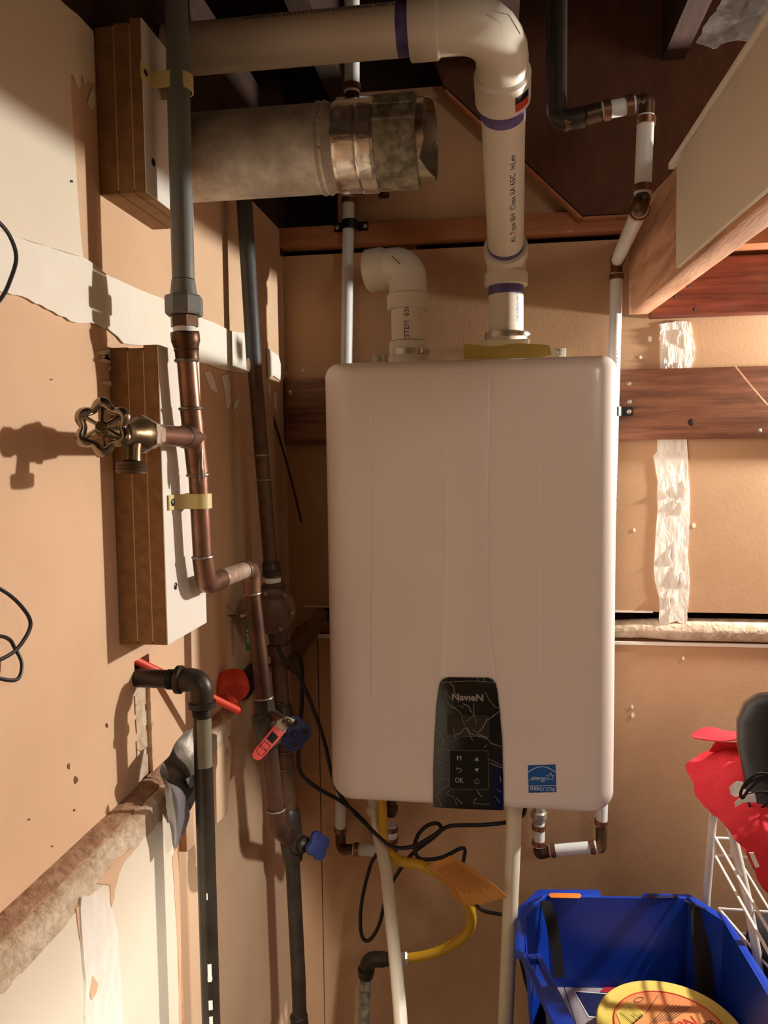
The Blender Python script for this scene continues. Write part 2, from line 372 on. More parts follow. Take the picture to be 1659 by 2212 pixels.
# lower cream panel : torn seam with compound flakes, unpainted tan areas
def onF(px,th=.0012,dx=0): return onL(px,dx,th,XF)
struct('seam_compound',onF(rag([(172,1938),(205,1930),(232,1950),(250,2010),(262,2212),(268,2320),(188,2320),(182,2150),(175,2040)],4,3,9),.0022),M['mudrough'],lp,flat=True)
struct('bare_paper',onF(rag([(208,1908),(250,1856),(292,1830),(262,1872),(246,1925),(240,1960),(236,1912)],3,2,11),.0009),M['paper'],lp,flat=True)
struct('bare_paper',onF(rag([(163,1962),(178,1950),(180,2010),(172,2032)],2,1,12),.0009),M['paper'],lp,flat=True)
struct('bare_paper',onF([(193,2146),(199,2108),(211,2126),(206,2146),(196,2160)],.001,.0022),M['paper'],lp,flat=True)
struct('bare_paper',onF(rag([(371,1850),(381,1830),(388,1950),(391,2212),(392,2330),(387,2330),(386,2100),(378,1960)],3,1.2,15),.0009),M['paper'],lp,flat=True)
for (x,y,a,b) in [(230,1567,4,9),(148,1655,5,12),(163,1685,7,13),(160,1750,4,5),(112,1828,4,3),(110,820,6,3),(155,392,4,6),(62,1770,5,3),(500,1330,14,4)]:
    dd=.0022 if y<500 else .0
    struct('wall_scuff',onL([(x+a*.7*math.cos(q*.9)*(.6+.5*random.random()),y+b*.7*math.sin(q*.9)*(.6+.5*random.random())) for q in range(7)],dd,.0006),M['wood'],wl,flat=True)
for (x,y) in [(489,1623),]:
    struct('drywall_screw',MB().lathe(at(x,y,X=XL+.029),(1,0,0),[(0,.0045),(.001,.0045),(.0015,.003)],12),M['steel'],wl)
# torn paper edges round the saw slot
random.seed(5)
for i in range(14):
    z=-.245-.125*i/14;y=Ys0 if i%3 else Ys1
    p=V((XL+.0005,y,z));s=random.uniform(.003,.006)
    struct('torn_paper',MB().prism([p+V((0,-s*.6,s)),p+V((0,s,random.uniform(-s,s))),p+V((0,-s*.5,-s*1.4))],(.001,0,0)),M['plaster' if i%2 else 'paper'],wl,flat=True)
# back wall
wb=struct('wall_back',MB().box((XL-.1,1.60,-H),(1.96,1.66,.84)),M['dark'])
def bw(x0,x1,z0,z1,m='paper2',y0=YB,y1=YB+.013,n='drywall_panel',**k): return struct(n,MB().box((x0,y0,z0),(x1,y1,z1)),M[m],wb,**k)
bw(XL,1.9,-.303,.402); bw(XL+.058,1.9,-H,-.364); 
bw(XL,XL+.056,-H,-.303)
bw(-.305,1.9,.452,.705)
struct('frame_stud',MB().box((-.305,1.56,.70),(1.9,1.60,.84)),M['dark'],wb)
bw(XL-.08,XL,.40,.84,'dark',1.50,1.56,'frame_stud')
struct('top_plate',MB().box((XL,1.4995,.413),(.262,1.535,.452)),M['studx'],wb,bevel=.002)
struct('frame_stud',MB().box((-.19,1.534,.38),(-.152,1.60,.43)).box((XL,1.534,-.37),(-.36,1.60,-.29)),M['studx'],wb)
struct('frame_stud',MB().box((-.40,1.54,-.40),(1.9,1.60,-.338)),M['studx'],wb)
# painted rail in the opening, right of the heater
struct('gap_rail',MB().tube([(.19,1.538,-.343),(.29,1.536,-.339),(.34,1.535,-.339),(1.9,1.535,-.341)],.02,12,radii=[.017,.019,.0225,.0225]),M['plaster'],wb)
struct('paper_edge',ragged_ledge(0,1,0,0,0,0,0,1) if False else MB().box((XL+.058,YB-.002,-.368),(1.9,YB+.004,-.362)),M['mud'],wb,flat=True)
struct('paper_edge',MB().box((XL+.03,YB-.0012,-.305),(.30,YB+.004,-.3015)),M['mud'],wb,flat=True)
def onB(px,th=.0015,Y=YB,dy=0): return MB().prism([at(x,y,Y=Y-dy) for x,y in px],(0,-th,0))
struct('seam_compound',onB(rag([(1424,700),(1460,694),(1490,696),(1498,740),(1500,770),(1492,790),(1492,830),(1423,830),(1425,740)],4,2.5,21),.0022),M['mudrough'],wb,flat=True)
struct('seam_compound',onB(rag([(1422,930),(1484,930),(1486,1020),(1489,1110),(1485,1200),(1489,1280),(1484,1322),(1481,1350),(1462,1340),(1425,1352),(1424,1290),(1412,1230),(1418,1130),(1421,1040),(1411,985),(1420,975)],3,2,22),.0022),M['mudrough'],wb,flat=True)
random.seed(31)
for i in range(26):
    x=random.uniform(1430,1480);y=random.choice([random.uniform(700,785),random.uniform(1020,1330)]);l=random.uniform(12,45)
    struct('compound_ridge',MB().tube([at(x,y,Y=YB-.003),at(x+random.uniform(-6,6),y+l*.5,Y=YB-.0045),at(x+random.uniform(-6,6),y+l,Y=YB-.003)],.0013,6,radii=[.0004,.0017,.0004]),M['mudrough'],wb)
struct('joint_compound',onB(rag([(606,776),(617,780),(613,800),(622,806),(612,822),(606,822)],2,1.5,23),.0014),M['mud'],wb,flat=True)
for (x,y,a) in [(1404,732,5),(1384,772,3),(1446,1112,2),(1370,1145,3),(1499,1135,4),(1476,1422,3),(1366,1527,3),(1367,1545,4),(655,800,2)]:
    struct('compound_smear',onB([(x+a*math.cos(q),y+a*1.4*math.sin(q)) for q in range(6)],.001),M['mud'],wb,flat=True)
# top right ledger boards behind the beam
struct('ledger_board',MB().box((.285,1.482,.252),(1.9,1.519,.352)),M['redwood'],wb,bevel=.002)
struct('ledger_board',MB().box((.30,1.44,.362),(1.9,1.519,.452)),M['studx'],wb,bevel=.002)
for (x,y) in [(1487,617),(1457,640),(1500,668)]:
    struct('nail_hole',MB().ball(at(x,y,Y=1.481),.0035,8,(1,.4,1)),M['dark'],wb)
# plywood gusset up the back wall
gp=[at(960,195,Y=1.505),at(1257,474,Y=1.505),at(1362,468,Y=1.505),at(1520,300,Y=1.505),V((.5,1.505,.84)),V((-.15,1.505,.84))]
struct('plywood_gusset',MB().prism(gp,(0,-.022,0)),M['ply'],wb)
for (a_,b_) in (((962,197),(1257,474)),((1257,474),(1362,468))):
    p0_,p1_=at(*a_,Y=1.482),at(*b_,Y=1.482);struct('plywood_lit_edge',MB().obox(p0_+V((0,.011,.002)),p1_+V((0,.011,.002)),.024,.005),M['studx'],wb)  # paler strip puts the lit underside edge of the gusset into colour
# ------------------------------------------------------------------ beam and cleat
d=V((-.01266,-.99876,-.04819));b0=V((.243,1.478,.255))
bt=thing('ceiling_beam','long pale wooden beam running overhead at upper right, faced with cream drywall','beam')
wv=V((.034,0,0));hv=V((0,.007,.145))
def beamseg(a,b,off,wid,h0,h1): 
    q=[b0+off+hv*h0,b0+off+V((wid,0,0))+hv*h0,b0+off+V((wid,0,0))+hv*h1,b0+off+hv*h1]
    mb=MB();mb.add([p+d*a for p in q]+[p+d*b for p in q],[(0,1,2,3),(7,6,5,4),(0,4,5,1),(1,5,6,2),(2,6,7,3),(3,7,4,0)]);return mb
part('plank',beamseg(0,3.05,V((0,0,0)),.034,0,1),M['stud'],bt,bevel=.0012,ang=25)
ys=at(1469,579,X=.236).y
a0=(1.478-ys)
part('drywall_facing',beamseg(a0,3.05,V((-.0065,0,0)),.006,.03,.96),M['cream'],bt,'cream painted drywall facing on the beam',bevel=.0008)
part('drywall_edge',beamseg(a0-.05,3.05,V((-.0065,0,0)),.0405,1.003,1.06),M['mud'],bt,bevel=.0008)
cl=thing('wooden_cleat','brown-stained plank screwed across the back wall behind the water heater','plank')
part('plank',MB().box((XL+.003,1.5,.027),(1.9,1.5195,.158)),M['wood'],cl,bevel=.0015)
for (x,y) in [(627,848),(1360,868),(1641,930),(1359,829)]:
    part('screw',MB().lathe(at(x,y,Y=1.5),(0,-1,0),[(0,.004),(.0008,.004),(.0014,.002)],10),M['steel'],cl)
part('splinter',MB().tube([at(1588,792,Y=1.497),at(1625,838,Y=1.496),at(1662,880,Y=1.497)],.0016,6),M['stud'],cl)
part('knot',MB().lathe(at(1494,912,Y=1.5),(0,-1,0),[(0,.007),(.0005,.006)],12),M['dark'],cl)
# ------------------------------------------------------------------ mounting blocks on the left wall
def block(label,y0,y1,z0,z1,x1,split,screws,lines,jag):
    t=thing('mounting_block',label,'board')
    xs=[XL+.0005]+split+[x1]
    for i in range(len(xs)-1):
        part('board_layer',MB().box((xs[i]+(.0004 if i else 0),y0,z0+jag[i][0]),(xs[i+1]-.0004,y1,z1+jag[i][1])),M['mdf'],t,bevel=.0004,bseg=1)
        if i<len(xs)-2: part('laminate_line',MB().box((xs[i+1]-.0006,y0+.0002,z0+.0035),(xs[i+1]+.0006,y1-.0002,z1-.006)),M['meline'],t,flat=True)
    part('white_face',MB().box((x1-.0002,y0,z0+jag[-1][0]),(x1+.0012,y1,z1+jag[-1][1])),M['mela'],t,'white melamine face',bevel=.0004,bseg=1)
    for (x,y) in screws: 
        c=at(x,y,X=x1+.0012);part('screw',MB().lathe(c,(1,0,0),[(0,.0042),(.0006,.0042),(.0012,.0028),(.0004,.0012)],14),M['blk'],t)
    return t
XU=-.3665;XW=-.3625
block('upper stacked particle board block with white face holding the grey conduit',.793,.922,.284,.462,XU,[-.397,-.379],[(331,351)],0,[(0,-.006),(0,-.004),(0,.0)])
block('lower stacked particle board block with white face behind the copper pipe',.80,.917,-.206,.125,XW,[-.397,-.379],[(379,1266)],0,[(0,-.002),(0,-.003),(0,0)])
# ------------------------------------------------------------------ metal flue
cy=.985;cz=.391
fx=lambda px,py=330: at(px,py,Y=cy-.045).x
fd=thing('flue_duct','old galvanised metal flue duct with crumpled foil tape and torn open end','duct')
R=.0532
X0=XL+.002
part('duct_pipe',MB().lathe((X0,cy,cz),(1,0,0),[(0,R),(fx(672)-X0,R),(fx(680)-X0,R+.0022),(fx(688)-X0,R+.0004),(fx(694)-X0,R+.0022),(fx(702)-X0,R-.0005),(fx(722)-X0,R-.0015)],48,ref=(0,0,1)),M['galv'],fd)
part('wall_collar',MB().lathe((X0,cy-.0,cz-.006),(1,0,0),[(0,.066),(.004,.066),(.006,.062),(.006,.052)],40),M['grey'],fd)
part('end_sleeve',MB().lathe((fx(722),cy,cz),(1,0,0),[(0,R-.001),(.001,R+.0006),(fx(893)-fx(722),R+.0012),(fx(897)-fx(722),R+.0004),(fx(893)-fx(722),R-.003),(.01,R-.004)],48,cap=False),M['galv2'],fd,'mottled stained sleeve')
def shell(x0,xe,r,q0,q1,n,th=.0012,ax=(cy,cz),xs=None):
    vs=[];fs=[]
    for i in range(n+1):
        q=q0+(q1-q0)*i/n;e=xe(math.degrees(q)) if callable(xe) else xe;s=xs(math.degrees(q)) if xs else x0
        for rr in (r,r+th):
            for x in (s,e): vs.append(V((x,ax[0]+rr*math.cos(q),ax[1]+rr*math.sin(q))))
    for i in range(n):
        a=i*4;b=a+4
        fs+=[(a,a+1,b+1,b),(a+2,b+2,b+3,a+3),(a+1,a+3,b+3,b+1),(a,b,b+2,a+2)]
    fs+=[(0,2,3,1),(n*4,n*4+1,n*4+3,n*4+2)]
    return MB().add(vs,fs)
def foil(x0,x1,q0,q1,r,seed):
    nu,nv=10,60;vs=[];fs=[]
    for i in range(nu+1):
        for k in range(nv+1):
            q=q0+(q1-q0)*k/nv;x=x0+(x1-x0)*i/nu+noise.noise(V((q*3,i*.0+seed,0)))*.0015
            rr=r+.0007*abs(noise.noise(V((x*90,q*5,seed))))+.0004*noise.noise(V((x*25,q*22,seed)))
            if i in(0,nu): rr=r-.0008
            vs.append(V((x,cy+rr*math.cos(q),cz+rr*math.sin(q))))
    for i in range(nu):
        for k in range(nv):
            fs.append((i*(nv+1)+k,i*(nv+1)+k+1,(i+1)*(nv+1)+k+1,(i+1)*(nv+1)+k))
    return MB().add(vs,fs)
q=math.radians
part('foil_tape',foil(fx(716),fx(772),q(70),q(430),R+.0016,1),M['foil'],fd,'shiny crumpled foil tape',ang=60)
part('foil_tape',foil(fx(766),fx(806),q(70),q(430),R+.0024,7),M['foil'],fd,'shiny crumpled foil tape',ang=60)
part('seam_flap',shell(fx(806),fx(893),R+.0015,q(95),q(148),12,.0022),M['galv2'],fd)
part('seam_lock',shell(fx(806),fx(890),R+.001,q(168),q(171),4,.0022),M['galv2'],fd)
fb=lambda px: at(px,300,Y=cy+.045).x
def endx(a):
    a%=360
    if a<=95: return fb(938)+(fb(946)-fb(938))*math.cos(q(a-20))
    if a<115: return fb(938)+(fx(914)-fb(938))*((a-95)/20)
    if a<200: return fx(914)
    if a<222: return fx(914)-(fx(914)-fx(902))*((a-200)/22)
    if a<262: return fx(902)+(fb(944)-fx(902))*((a-222)/40)
    return fb(945)
part('inner_liner',shell(fx(870),endx,.0475,q(-98),q(262),120,.0012,(cy+.001,cz+.003)),M['rustin'],fd,'bright inner liner with torn edge and rust streaks')
part('torn_flap',MB().prism([V((fx(899),cy-.040,cz-.020)),V((fx(912),cy-.046,cz-.004)),V((fx(916),cy-.042,cz-.010)),V((fx(903),cy-.034,cz-.034))],(.0,.0012,.0006)),M['rustin'],fd)
for (x,a) in [(690,165),(690,200),(902,150),(930,20)]:
    rr=R+.002 if x==690 else .0445
    c=V((fx(x),cy+rr*math.cos(q(a)),cz+rr*math.sin(q(a))));part('rivet',MB().ball(c,.002,8),M['steel'],fd)
# ------------------------------------------------------------------ exhaust vent run
ex=thing('exhaust_vent_pipe','long white plastic vent pipe running along the ceiling, down to the heater','pipe')
PY=.985
C=at(1083,46,Y=PY);A=at(410,106,Y=PY);A=V((XL+.001,PY,(A.z+C.z)/2));C=V((C.x,PY,A.z))
E1=at(1093,545,Y=1.375);VT=V((E1.x,1.38,E1.z+.0));
Vb=V((E1.x+.002,1.38,.205));K=V((E1.x,1.38,at(1093,562,Y=1.38).z))
rP=.0302;dh=V((1,0,0));dv=(K-C).normalized()
part('pipe',MB().cyl(A,C-dh*.06,rP,32),M['pvc'],ex)
part('elbow',MB().tube([C-dh*.105,C,C+dv*.105],.0335,32,fil=.068),M['pvc'],ex)
part('elbow_hub',MB().lathe(C-dh*.112,dh,[(0,.0355),(.002,.0368),(.034,.0368),(.037,.034)],32),M['pvc'],ex)
part('elbow_hub',MB().lathe(C+dv*.068,dv,[(0,.034),(.004,.0372),(.043,.0372),(.045,.0355)],32),M['pvc'],ex)
part('pipe',MB().cyl(C+dv*.11,K-dv*.02,rP,32),M['pvc'],ex)
part('primer_band',MB().lathe(C+dv*.112,dv,[(0,rP+.0002),(.021,rP+.0002),(.023,rP)],32,cap=False),M['purple'],ex,'smeared purple primer')
part('primer_band',MB().prism([p for p in [C+dv*.123+V((x,-rP-.0006,0)) for x in (-.026,.0,.006)]]+[C+dv*.144+V((x,-rP-.0006,0)) for x in (.004,-.012,-.022)],(0,.004,.003)),M['purple'],ex)
part('primer_band',MB().lathe(C-dh*.127,dh,[(0,rP+.0002),(.015,rP+.0002)],32,cap=False),M['purple'],ex,'smeared purple primer')
part('primer_band',MB().lathe(K-dv*.045,dv,[(0,rP+.0002),(.022,rP+.0002)],32,cap=False),M['purple'],ex,'smeared purple primer')
part('elbow',MB().tube([K-dv*.026,K,K-V((0,0,.03))],.0335,32,fil=.03),M['pvc'],ex)
part('elbow_hub',MB().lathe(K-dv*.036,dv,[(0,.0345),(.001,.0372),(.022,.0372),(.026,.034)],32),M['pvc'],ex)
zh=at(1094,580,Y=1.35).z
part('elbow_hub',MB().lathe((K.x,K.y,zh),(0,0,-1),[(0,.034),(.002,.0372),(.0225,.0372),(.024,.035)],32),M['pvc'],ex)
part('pipe',MB().cyl((K.x,K.y,zh-.01),(K.x,K.y,.19),rP,32),M['pvc'],ex)
part('primer_band',MB().lathe((K.x,K.y,zh-.0235),(0,0,-1),[(0,rP+.0002),(.013,rP+.0002),(.016,rP)],32,cap=False),M['purple'],ex,'smeared purple primer')
part('printed_text',text_pipe('AL Type BH  Class IIA 65C  InLer',.0125,C.lerp(K,.62),-dv,rP,(.35,-.75,-.5),sx=1.05),M['ink'],ex,flat=True)
part('printed_text',text_pipe('INTERTEK LISTED UCO CONTROL NO 100107',.0095,V((-.20,PY,A.z)),(1,0,0),rP,(0,-.75,.55),sx=1.1),M['ink'],ex,flat=True)
part('printed_text',text_pipe('manufacturier-KS22',.0078,V((K.x,K.y,.262)),(0,0,1),rP,(.62,-.78,0)),M['inkb'],ex,flat=True)
sn=V((.42,-.80,-.4));sn=(sn-sn.dot(dv)*dv).normalized()
def wrap_patch(o,ax,r,n,a0,a1,l,th=.0004):
    ax=V(ax).normalized();n=V(n);n=(n-n.dot(ax)*ax).normalized();b=n.cross(ax);mb=MB();k=8;vs=[];fs=[]
    for i in range(k+1):
        t=a0+(a1-a0)*i/k
        for s in (0,l): vs.append(V(o)+ax*s+(n*math.cos(t)+b*math.sin(t))*(r+th))
    for i in range(k): fs.append((2*i,2*i+1,2*i+3,2*i+2))
    return mb.add(vs,fs)
part('pipe_label',wrap_patch(C+dv*.083,dv,.0372,(.30,-.8,-.3),.62,-.02,.010),M['blk'],ex,'small black label',flat=True)
part('pipe_label',wrap_patch(C+dv*.093,dv,.0372,(.30,-.8,-.3),.62,-.02,.012),M['labr'],ex,'small red label',flat=True)
part('mould_ridge',MB().tube([C+V((-.012,-.0345,-.006)),C+V((.008,-.0338,-.012)),C+V((.022,-.031,-.034))],.0008,6),M['pvc'],ex)
# ------------------------------------------------------------------ water heater
YF=1.2
hx0=at(709,1200,Y=YF+.024).x;hx1=at(1330,1200,Y=YF+.024).x
ht=thing('water_heater','large white wall-hung tankless water heater with black control panel','water heater')
import bmesh as _bm
zt,zb=.151,-.566
def heater_body():
    mb=MB();nz,nx=64,72;cx=(hx0+hx1)/2;W=(hx1-hx0)/2;cz_=(zt+zb)/2;Hh=(zt-zb)/2;rc=.024;re=.026
    # rounded-rectangle rings from the rim towards the centre of the front, then side skirts to the back
    def ring(ins,y,n=16):
        w=W-ins*1.7;h=Hh-ins*.8;pts=[]
        for (sx,sz,a0,rr) in ((1,1,0,rc),(-1,1,90,rc),(-1,-1,180,rc*1.45),(1,-1,270,rc*1.45)):
            r2=max(rr-ins*.6,.004)
            for k in range(n+1):
                a=math.radians(a0+90*k/n);x=cx+sx*(w-r2)+r2*math.cos(a);z=cz_+sz*(h-r2)+r2*math.sin(a);pts.append(V((x,y,z)))
        return pts
    rings=[ring(0.001,1.497),ring(0,1.49),ring(0,YF+re)]
    for k in range(1,9):
        t=k/8*math.pi/2;rings.append(ring(re*(1-math.cos(t)),YF+re*(1-math.sin(t))))
    n=len(rings[0]);vs=[p for r in rings for p in r];fs=[]
    for j in range(len(rings)-1):
        for k in range(n): fs.append((j*n+k,j*n+(k+1)%n,(j+1)*n+(k+1)%n,(j+1)*n+k))
    fs.append(tuple((len(rings)-1)*n+k for k in range(n)));fs.append(tuple(range(n-1,-1,-1)))
    return mb.add(vs,fs)
part('casing',heater_body(),M['heater'],ht,ang=25)
def onH(px,th,dy=0): return MB().prism([at(x,y,Y=YF-dy) for x,y in px],(0,-th,0))
part('front_rib',onH([(958,806),(1055,803),(1053,1150),(1058,1350),(1070,1462),(950,1462),(956,1350),(961,1150)],.0010,-.0002),M['heater'],ht,bevel=.0014,bseg=3)
part('front_rib',MB().tube([at(1058,806,Y=YF+.001),at(1052,1150,Y=YF+.001),at(1056,1350,Y=YF+.001),at(1070,1466,Y=YF+.001)],.0028,8),M['heater'],ht)
for x in (800,1165):
    part('front_rib',MB().tube([at(x,840,Y=YF+.0018),at(x+4,1100,Y=YF+.0014),at(x+2,1500,Y=YF+.0018)],.0024,8),M['heater'],ht)
pc=[(1000,1745),(936,1741),(936,1660),(939,1590),(943,1520),(948,1484),(951,1472),(958,1465),(968,1462),(1055,1463),(1063,1466),(1070,1474),(1074,1488),(1080,1540),(1085,1600),(1087,1680),(1088,1748)]
cp=part('control_panel',onH(pc,.005,-.002),M['blackgl'],ht,'glossy black control panel under protective film',bevel=.0008)
dY=.0032
part('display',onH([(966,1544),(1056,1545),(1058,1590),(1052,1593),(967,1589)],.0006,dY),M['screen'],cp)
part('keypad',onH([(971,1621),(1054,1622),(1056,1702),(1052,1706),(974,1704),(971,1700)],.0006,dY),M['blackgl'],cp)
def line(pts,r,m,par,name='film_crease',dy=.0037,cl=False):
    P=[at(x,y,Y=YF-dy) for x,y in pts]
    if cl: P.append(P[0])
    return part(name,MB().tube(P,r,5),M[m],par)
line([(971,1621),(1054,1622),(1056,1702),(1052,1706),(974,1704),(971,1700)],.00025,'film',cp,'keypad_outline',cl=True)
line([(966,1544),(966,1589),(1054,1592),(1058,1588)],.0002,'film',cp,'display_outline')
c=900;
def z4(l): return [(900+x*360/1659,1420+y*360/1659) for x,y in l]
cre=[[(330,250),(370,290),(375,350),(410,390),(420,450)],[(220,330),(290,370),(300,440),(340,490),(400,520),(450,570),(460,630),(480,670)],[(340,480),(390,510),(440,560)],[(460,460),(520,490),(545,550)],[(570,460),(570,550),(590,640),(585,670)],[(490,640),(560,590),(565,540)],[(820,540),(740,600),(700,625),(660,700),(610,750)],[(700,600),(690,640),(640,720)],[(680,340),(720,420),(780,490),(820,505)],[(205,715),(240,770),(275,830),(255,870),(280,890),(220,930),(215,965),(250,985)],[(300,850),(300,900),(320,940)],[(190,660),(290,670)],[(480,700),(440,750),(380,770)],[(490,700),(530,780),(560,830)],[(370,700),(375,770),(400,820)],[(610,760),(700,800),(740,855),(850,890)],[(560,720),(640,780),(700,820)],[(720,1010),(780,1040),(850,1080)],[(730,1050),(800,1080),(855,1100)],[(215,1230),(270,1210),(320,1205)],[(320,1270),(250,1320),(190,1380)],[(215,1380),(230,1430),(250,1480)],[(300,1360),(370,1390),(400,1470)],[(335,1310),(300,1360)],[(600,1330),(650,1390)],[(560,1450),(650,1460),(730,1460)],[(570,1420),(600,1400),(560,1450)],[(830,1180),(840,1240)],[(800,1310),(840,1340)],[(780,1380),(830,1450)],[(400,1400),(450,1460)],[(170,1010),(230,1030),(310,1080)],[(600,200),(620,235)],[(665,205),(680,240)],[(230,250),(400,240)],[(400,240),(560,235),(790,250)],[(500,700),(540,760),(640,790)],[(280,320),(300,360),(340,410)],[(430,480),(470,500)],[(700,870),(670,900)],[(350,830),(390,820)]]
for i,l in enumerate(cre): line(z4(l),.0004 if i%3 else .0006,'film',cp)
for a in (M['film'],): pass
def htext(s,px,py,size,m,par,sx=1.,name='printed_glyph',dy=.0042,**k):
    part(name,text_plane(s,size,at(px,py,Y=YF-dy),(1,0,0),(0,0,1),sx=sx,**k),M[m],par,flat=True)
# brand lettering as printed on the panel
htext('Nav\u0131eN',1010,1507,.0150,'logo',cp,1.08,'logo_lettering',bold=.0005)
htext('M',992,1638,.0115,'glyph',cp,.9);htext('OK',992,1686,.0122,'glyph',cp,.75)
def tri(x,y,s): part('printed_glyph',MB().prism([at(x-4.5,y+s*4,Y=YF-.004),at(x+4.5,y+s*4,Y=YF-.004),at(x,y-s*4,Y=YF-.004)],(0,-.0003,0)),M['glyph'],cp,flat=True)
tri(1030,1639,1);tri(1030,1664,-1)
line([(986,1660),(994,1660),(997,1663),(996,1667),(990,1668)],.00045,'glyph',cp,'printed_glyph');line([(989,1657),(986,1660),(989,1663)],.00045,'glyph',cp,'printed_glyph')
line([(1030+5*math.sin(q(a)),1688-5*math.cos(q(a))) for a in range(35,330,20)],.0004,'glyph',cp,'printed_glyph');line([(1030,1680),(1030,1687)],.0004,'glyph',cp,'printed_glyph')
# energy label
lb=part('energy_label',onH([(1140,1653),(1200,1651),(1202,1711),(1142,1712.5)],.0004,0),M['lblue'],ht,'square blue label with star and white writing',flat=True)
line([(1141+i*4.9,1672-16*math.sin(math.pi*(i+1.2)/14.4)) for i in range(0,13)],.00055,'lwhite',lb,'label_arc',dy=.0006)
line([(1142,1697.5),(1202,1696.5)],.0004,'lwhite',lb,'label_rule',dy=.0006)
st=[]
for k in range(10):
    a=q(-90+36*k+4);r_=9.5 if k%2==0 else 4.1;st.append((1189+r_*math.cos(a),1678+r_*math.sin(a)))
line(st,.0004,'lwhite',lb,'label_star',dy=.0006,cl=True)
htext('energy',1163,1681,.0105,'lwhite',lb,.85,'label_lettering',dy=.0007,shear=.45)
line([(1142,1685),(1150,1684),(1156,1681)],.0003,'lwhite',lb,'label_flourish',dy=.0006)
htext('ENERGY STAR',1172,1704.5,.0088,'lwhite',lb,.70,'label_lettering',dy=.0007)
# brackets, collars
for (x,y) in ((817,774),(1209,761)):
    p=at(x,y,Y=1.512);bk=part('mounting_tab',MB().box(p+V((-.012,-.002,-.05)),p+V((.012,.002,.008))),M['zinc'],ht,'zinc mounting tab',bevel=.0015)
    part('screw',MB().lathe(p+V((0,-.002,0)),(0,-1,0),[(0,.0052),(.002,.0052),(.003,.003)],12),M['steel'],bk)
cxI=at(882,700,Y=1.38).x
part('intake_collar',MB().lathe((cxI,1.38,zt-.003),(0,0,1),[(0,.036),(.030,.036),(.032,.0345),(.056,.0345),(.057,.0315)],32),M['pvc'],ht)
part('exhaust_collar',MB().lathe((K.x,1.38,zt-.003),(0,0,1),[(0,.044),(.035,.044),(.037,.036),(.060,.036),(.061,.0315)],32),M['pvc'],ht)
part('collar_box',MB().prism([(K.x-.044,1.345,zt),(K.x-.03,1.335,zt),(K.x+.038,1.335,zt),(K.x+.038,1.345,zt)],(0,0,.046)),M['pvc'],ht,bevel=.001)
def clampring(c,r,ang,par):
    b=part('hose_clamp',MB().lathe(c,(0,0,1),[(0,r),(0,r+.001),(.0105,r+.001),(.0105,r)],36,cap=False),M['steel'],par,'shiny metal hose clamp')
    dd=V((math.cos(ang),math.sin(ang),0));t=V((-dd.y,dd.x,0));p=V(c)+dd*(r+.005)+V((0,0,.005))
    part('clamp_screw',MB().cyl(p-t*.009,p+t*.008,.0042,10),M['steel'],b)
    part('clamp_housing',MB().obox(p-t*.006-dd*.002,p+t*.006-dd*.002,.011,.008),M['steel'],b,bevel=.001)
clampring((cxI,1.38,at(885,764,Y=1.345).z),.0348,q(-38),ht)
clampring((K.x,1.38,at(1094,726,Y=1.345).z),.0362,q(-38),ht)
yt=part('yellow_tape',MB().sheet([[at(1003,742,Y=1.30),at(1060,748,Y=1.30),at(1120,742,Y=1.30),at(1187,747,Y=1.30)],[at(1000,776,Y=1.302),at(1060,778,Y=1.302),at(1130,776,Y=1.302),at(1192,768,Y=1.302)]],5,.0006,.0012,3),M['ytape'],ht,'strip of yellow paper tape')
for (x,y,m,r1,r2) in ((822,1748,'steel',.011,.015),(845,1748,'bronze',.010,.013),(808,1748,'pvc2',.012,.015),(1164,1760,'steel',.012,.016)):
    p=at(x,y+(14 if x!=1164 else 16),Y=1.38 if x<1000 else 1.45);l=zb+.003-p.z;part('port_nut',MB().lathe(V((p.x,p.y,zb+.003)),(0,0,-1),[(0,r1),(l-.022,r1),(l-.02,r2),(l-.008,r2),(l-.006,r1),(l,r1)],6 if m!='pvc2' else 20),M[m],ht,bevel=.0006)
# intake snorkel
it=thing('intake_vent_pipe','short white plastic intake pipe with downturned elbow on top of the heater','pipe')
iz=at(882,628,Y=1.35).z
kc=at(878,577,Y=1.38);en=at(803,586,Y=1.40)
part('pipe',MB().cyl((cxI,1.38,zt+.055),(cxI,1.38,iz-.02),rP,32),M['pvc'],it)
part('elbow_hub',MB().lathe((cxI,1.38,iz),(0,0,-1),[(0,.034),(.002,.0372),(.026,.0372),(.028,.035)],32),M['pvc'],it)
kk=V((cxI,1.38,kc.z+.004));e2=V((en.x,1.395,en.z))
part('elbow',MB().tube([(cxI,1.38,iz-.004),kk,e2],.0335,32,fil=.045),M['pvc'],it)
dd=(e2-kk).normalized()
part('elbow_hub',MB().lathe(e2-dd*.030,dd,[(0,.034),(.006,.0375),(.034,.0378),(.036,.0355),(.030,.0315)],32),M['pvc'],it)
part('mould_ridge',MB().tube([kk+V((-.024,-.0345,.008)),kk+V((-.010,-.0335,-.006))],.0007,6),M['ink'],it)
part('printed_text',text_pipe('SYSTEM  636*',.0125,V((cxI,1.38,.232)),(0,0,1),rP,(.02,-1,0)),M['ink'],it,flat=True)
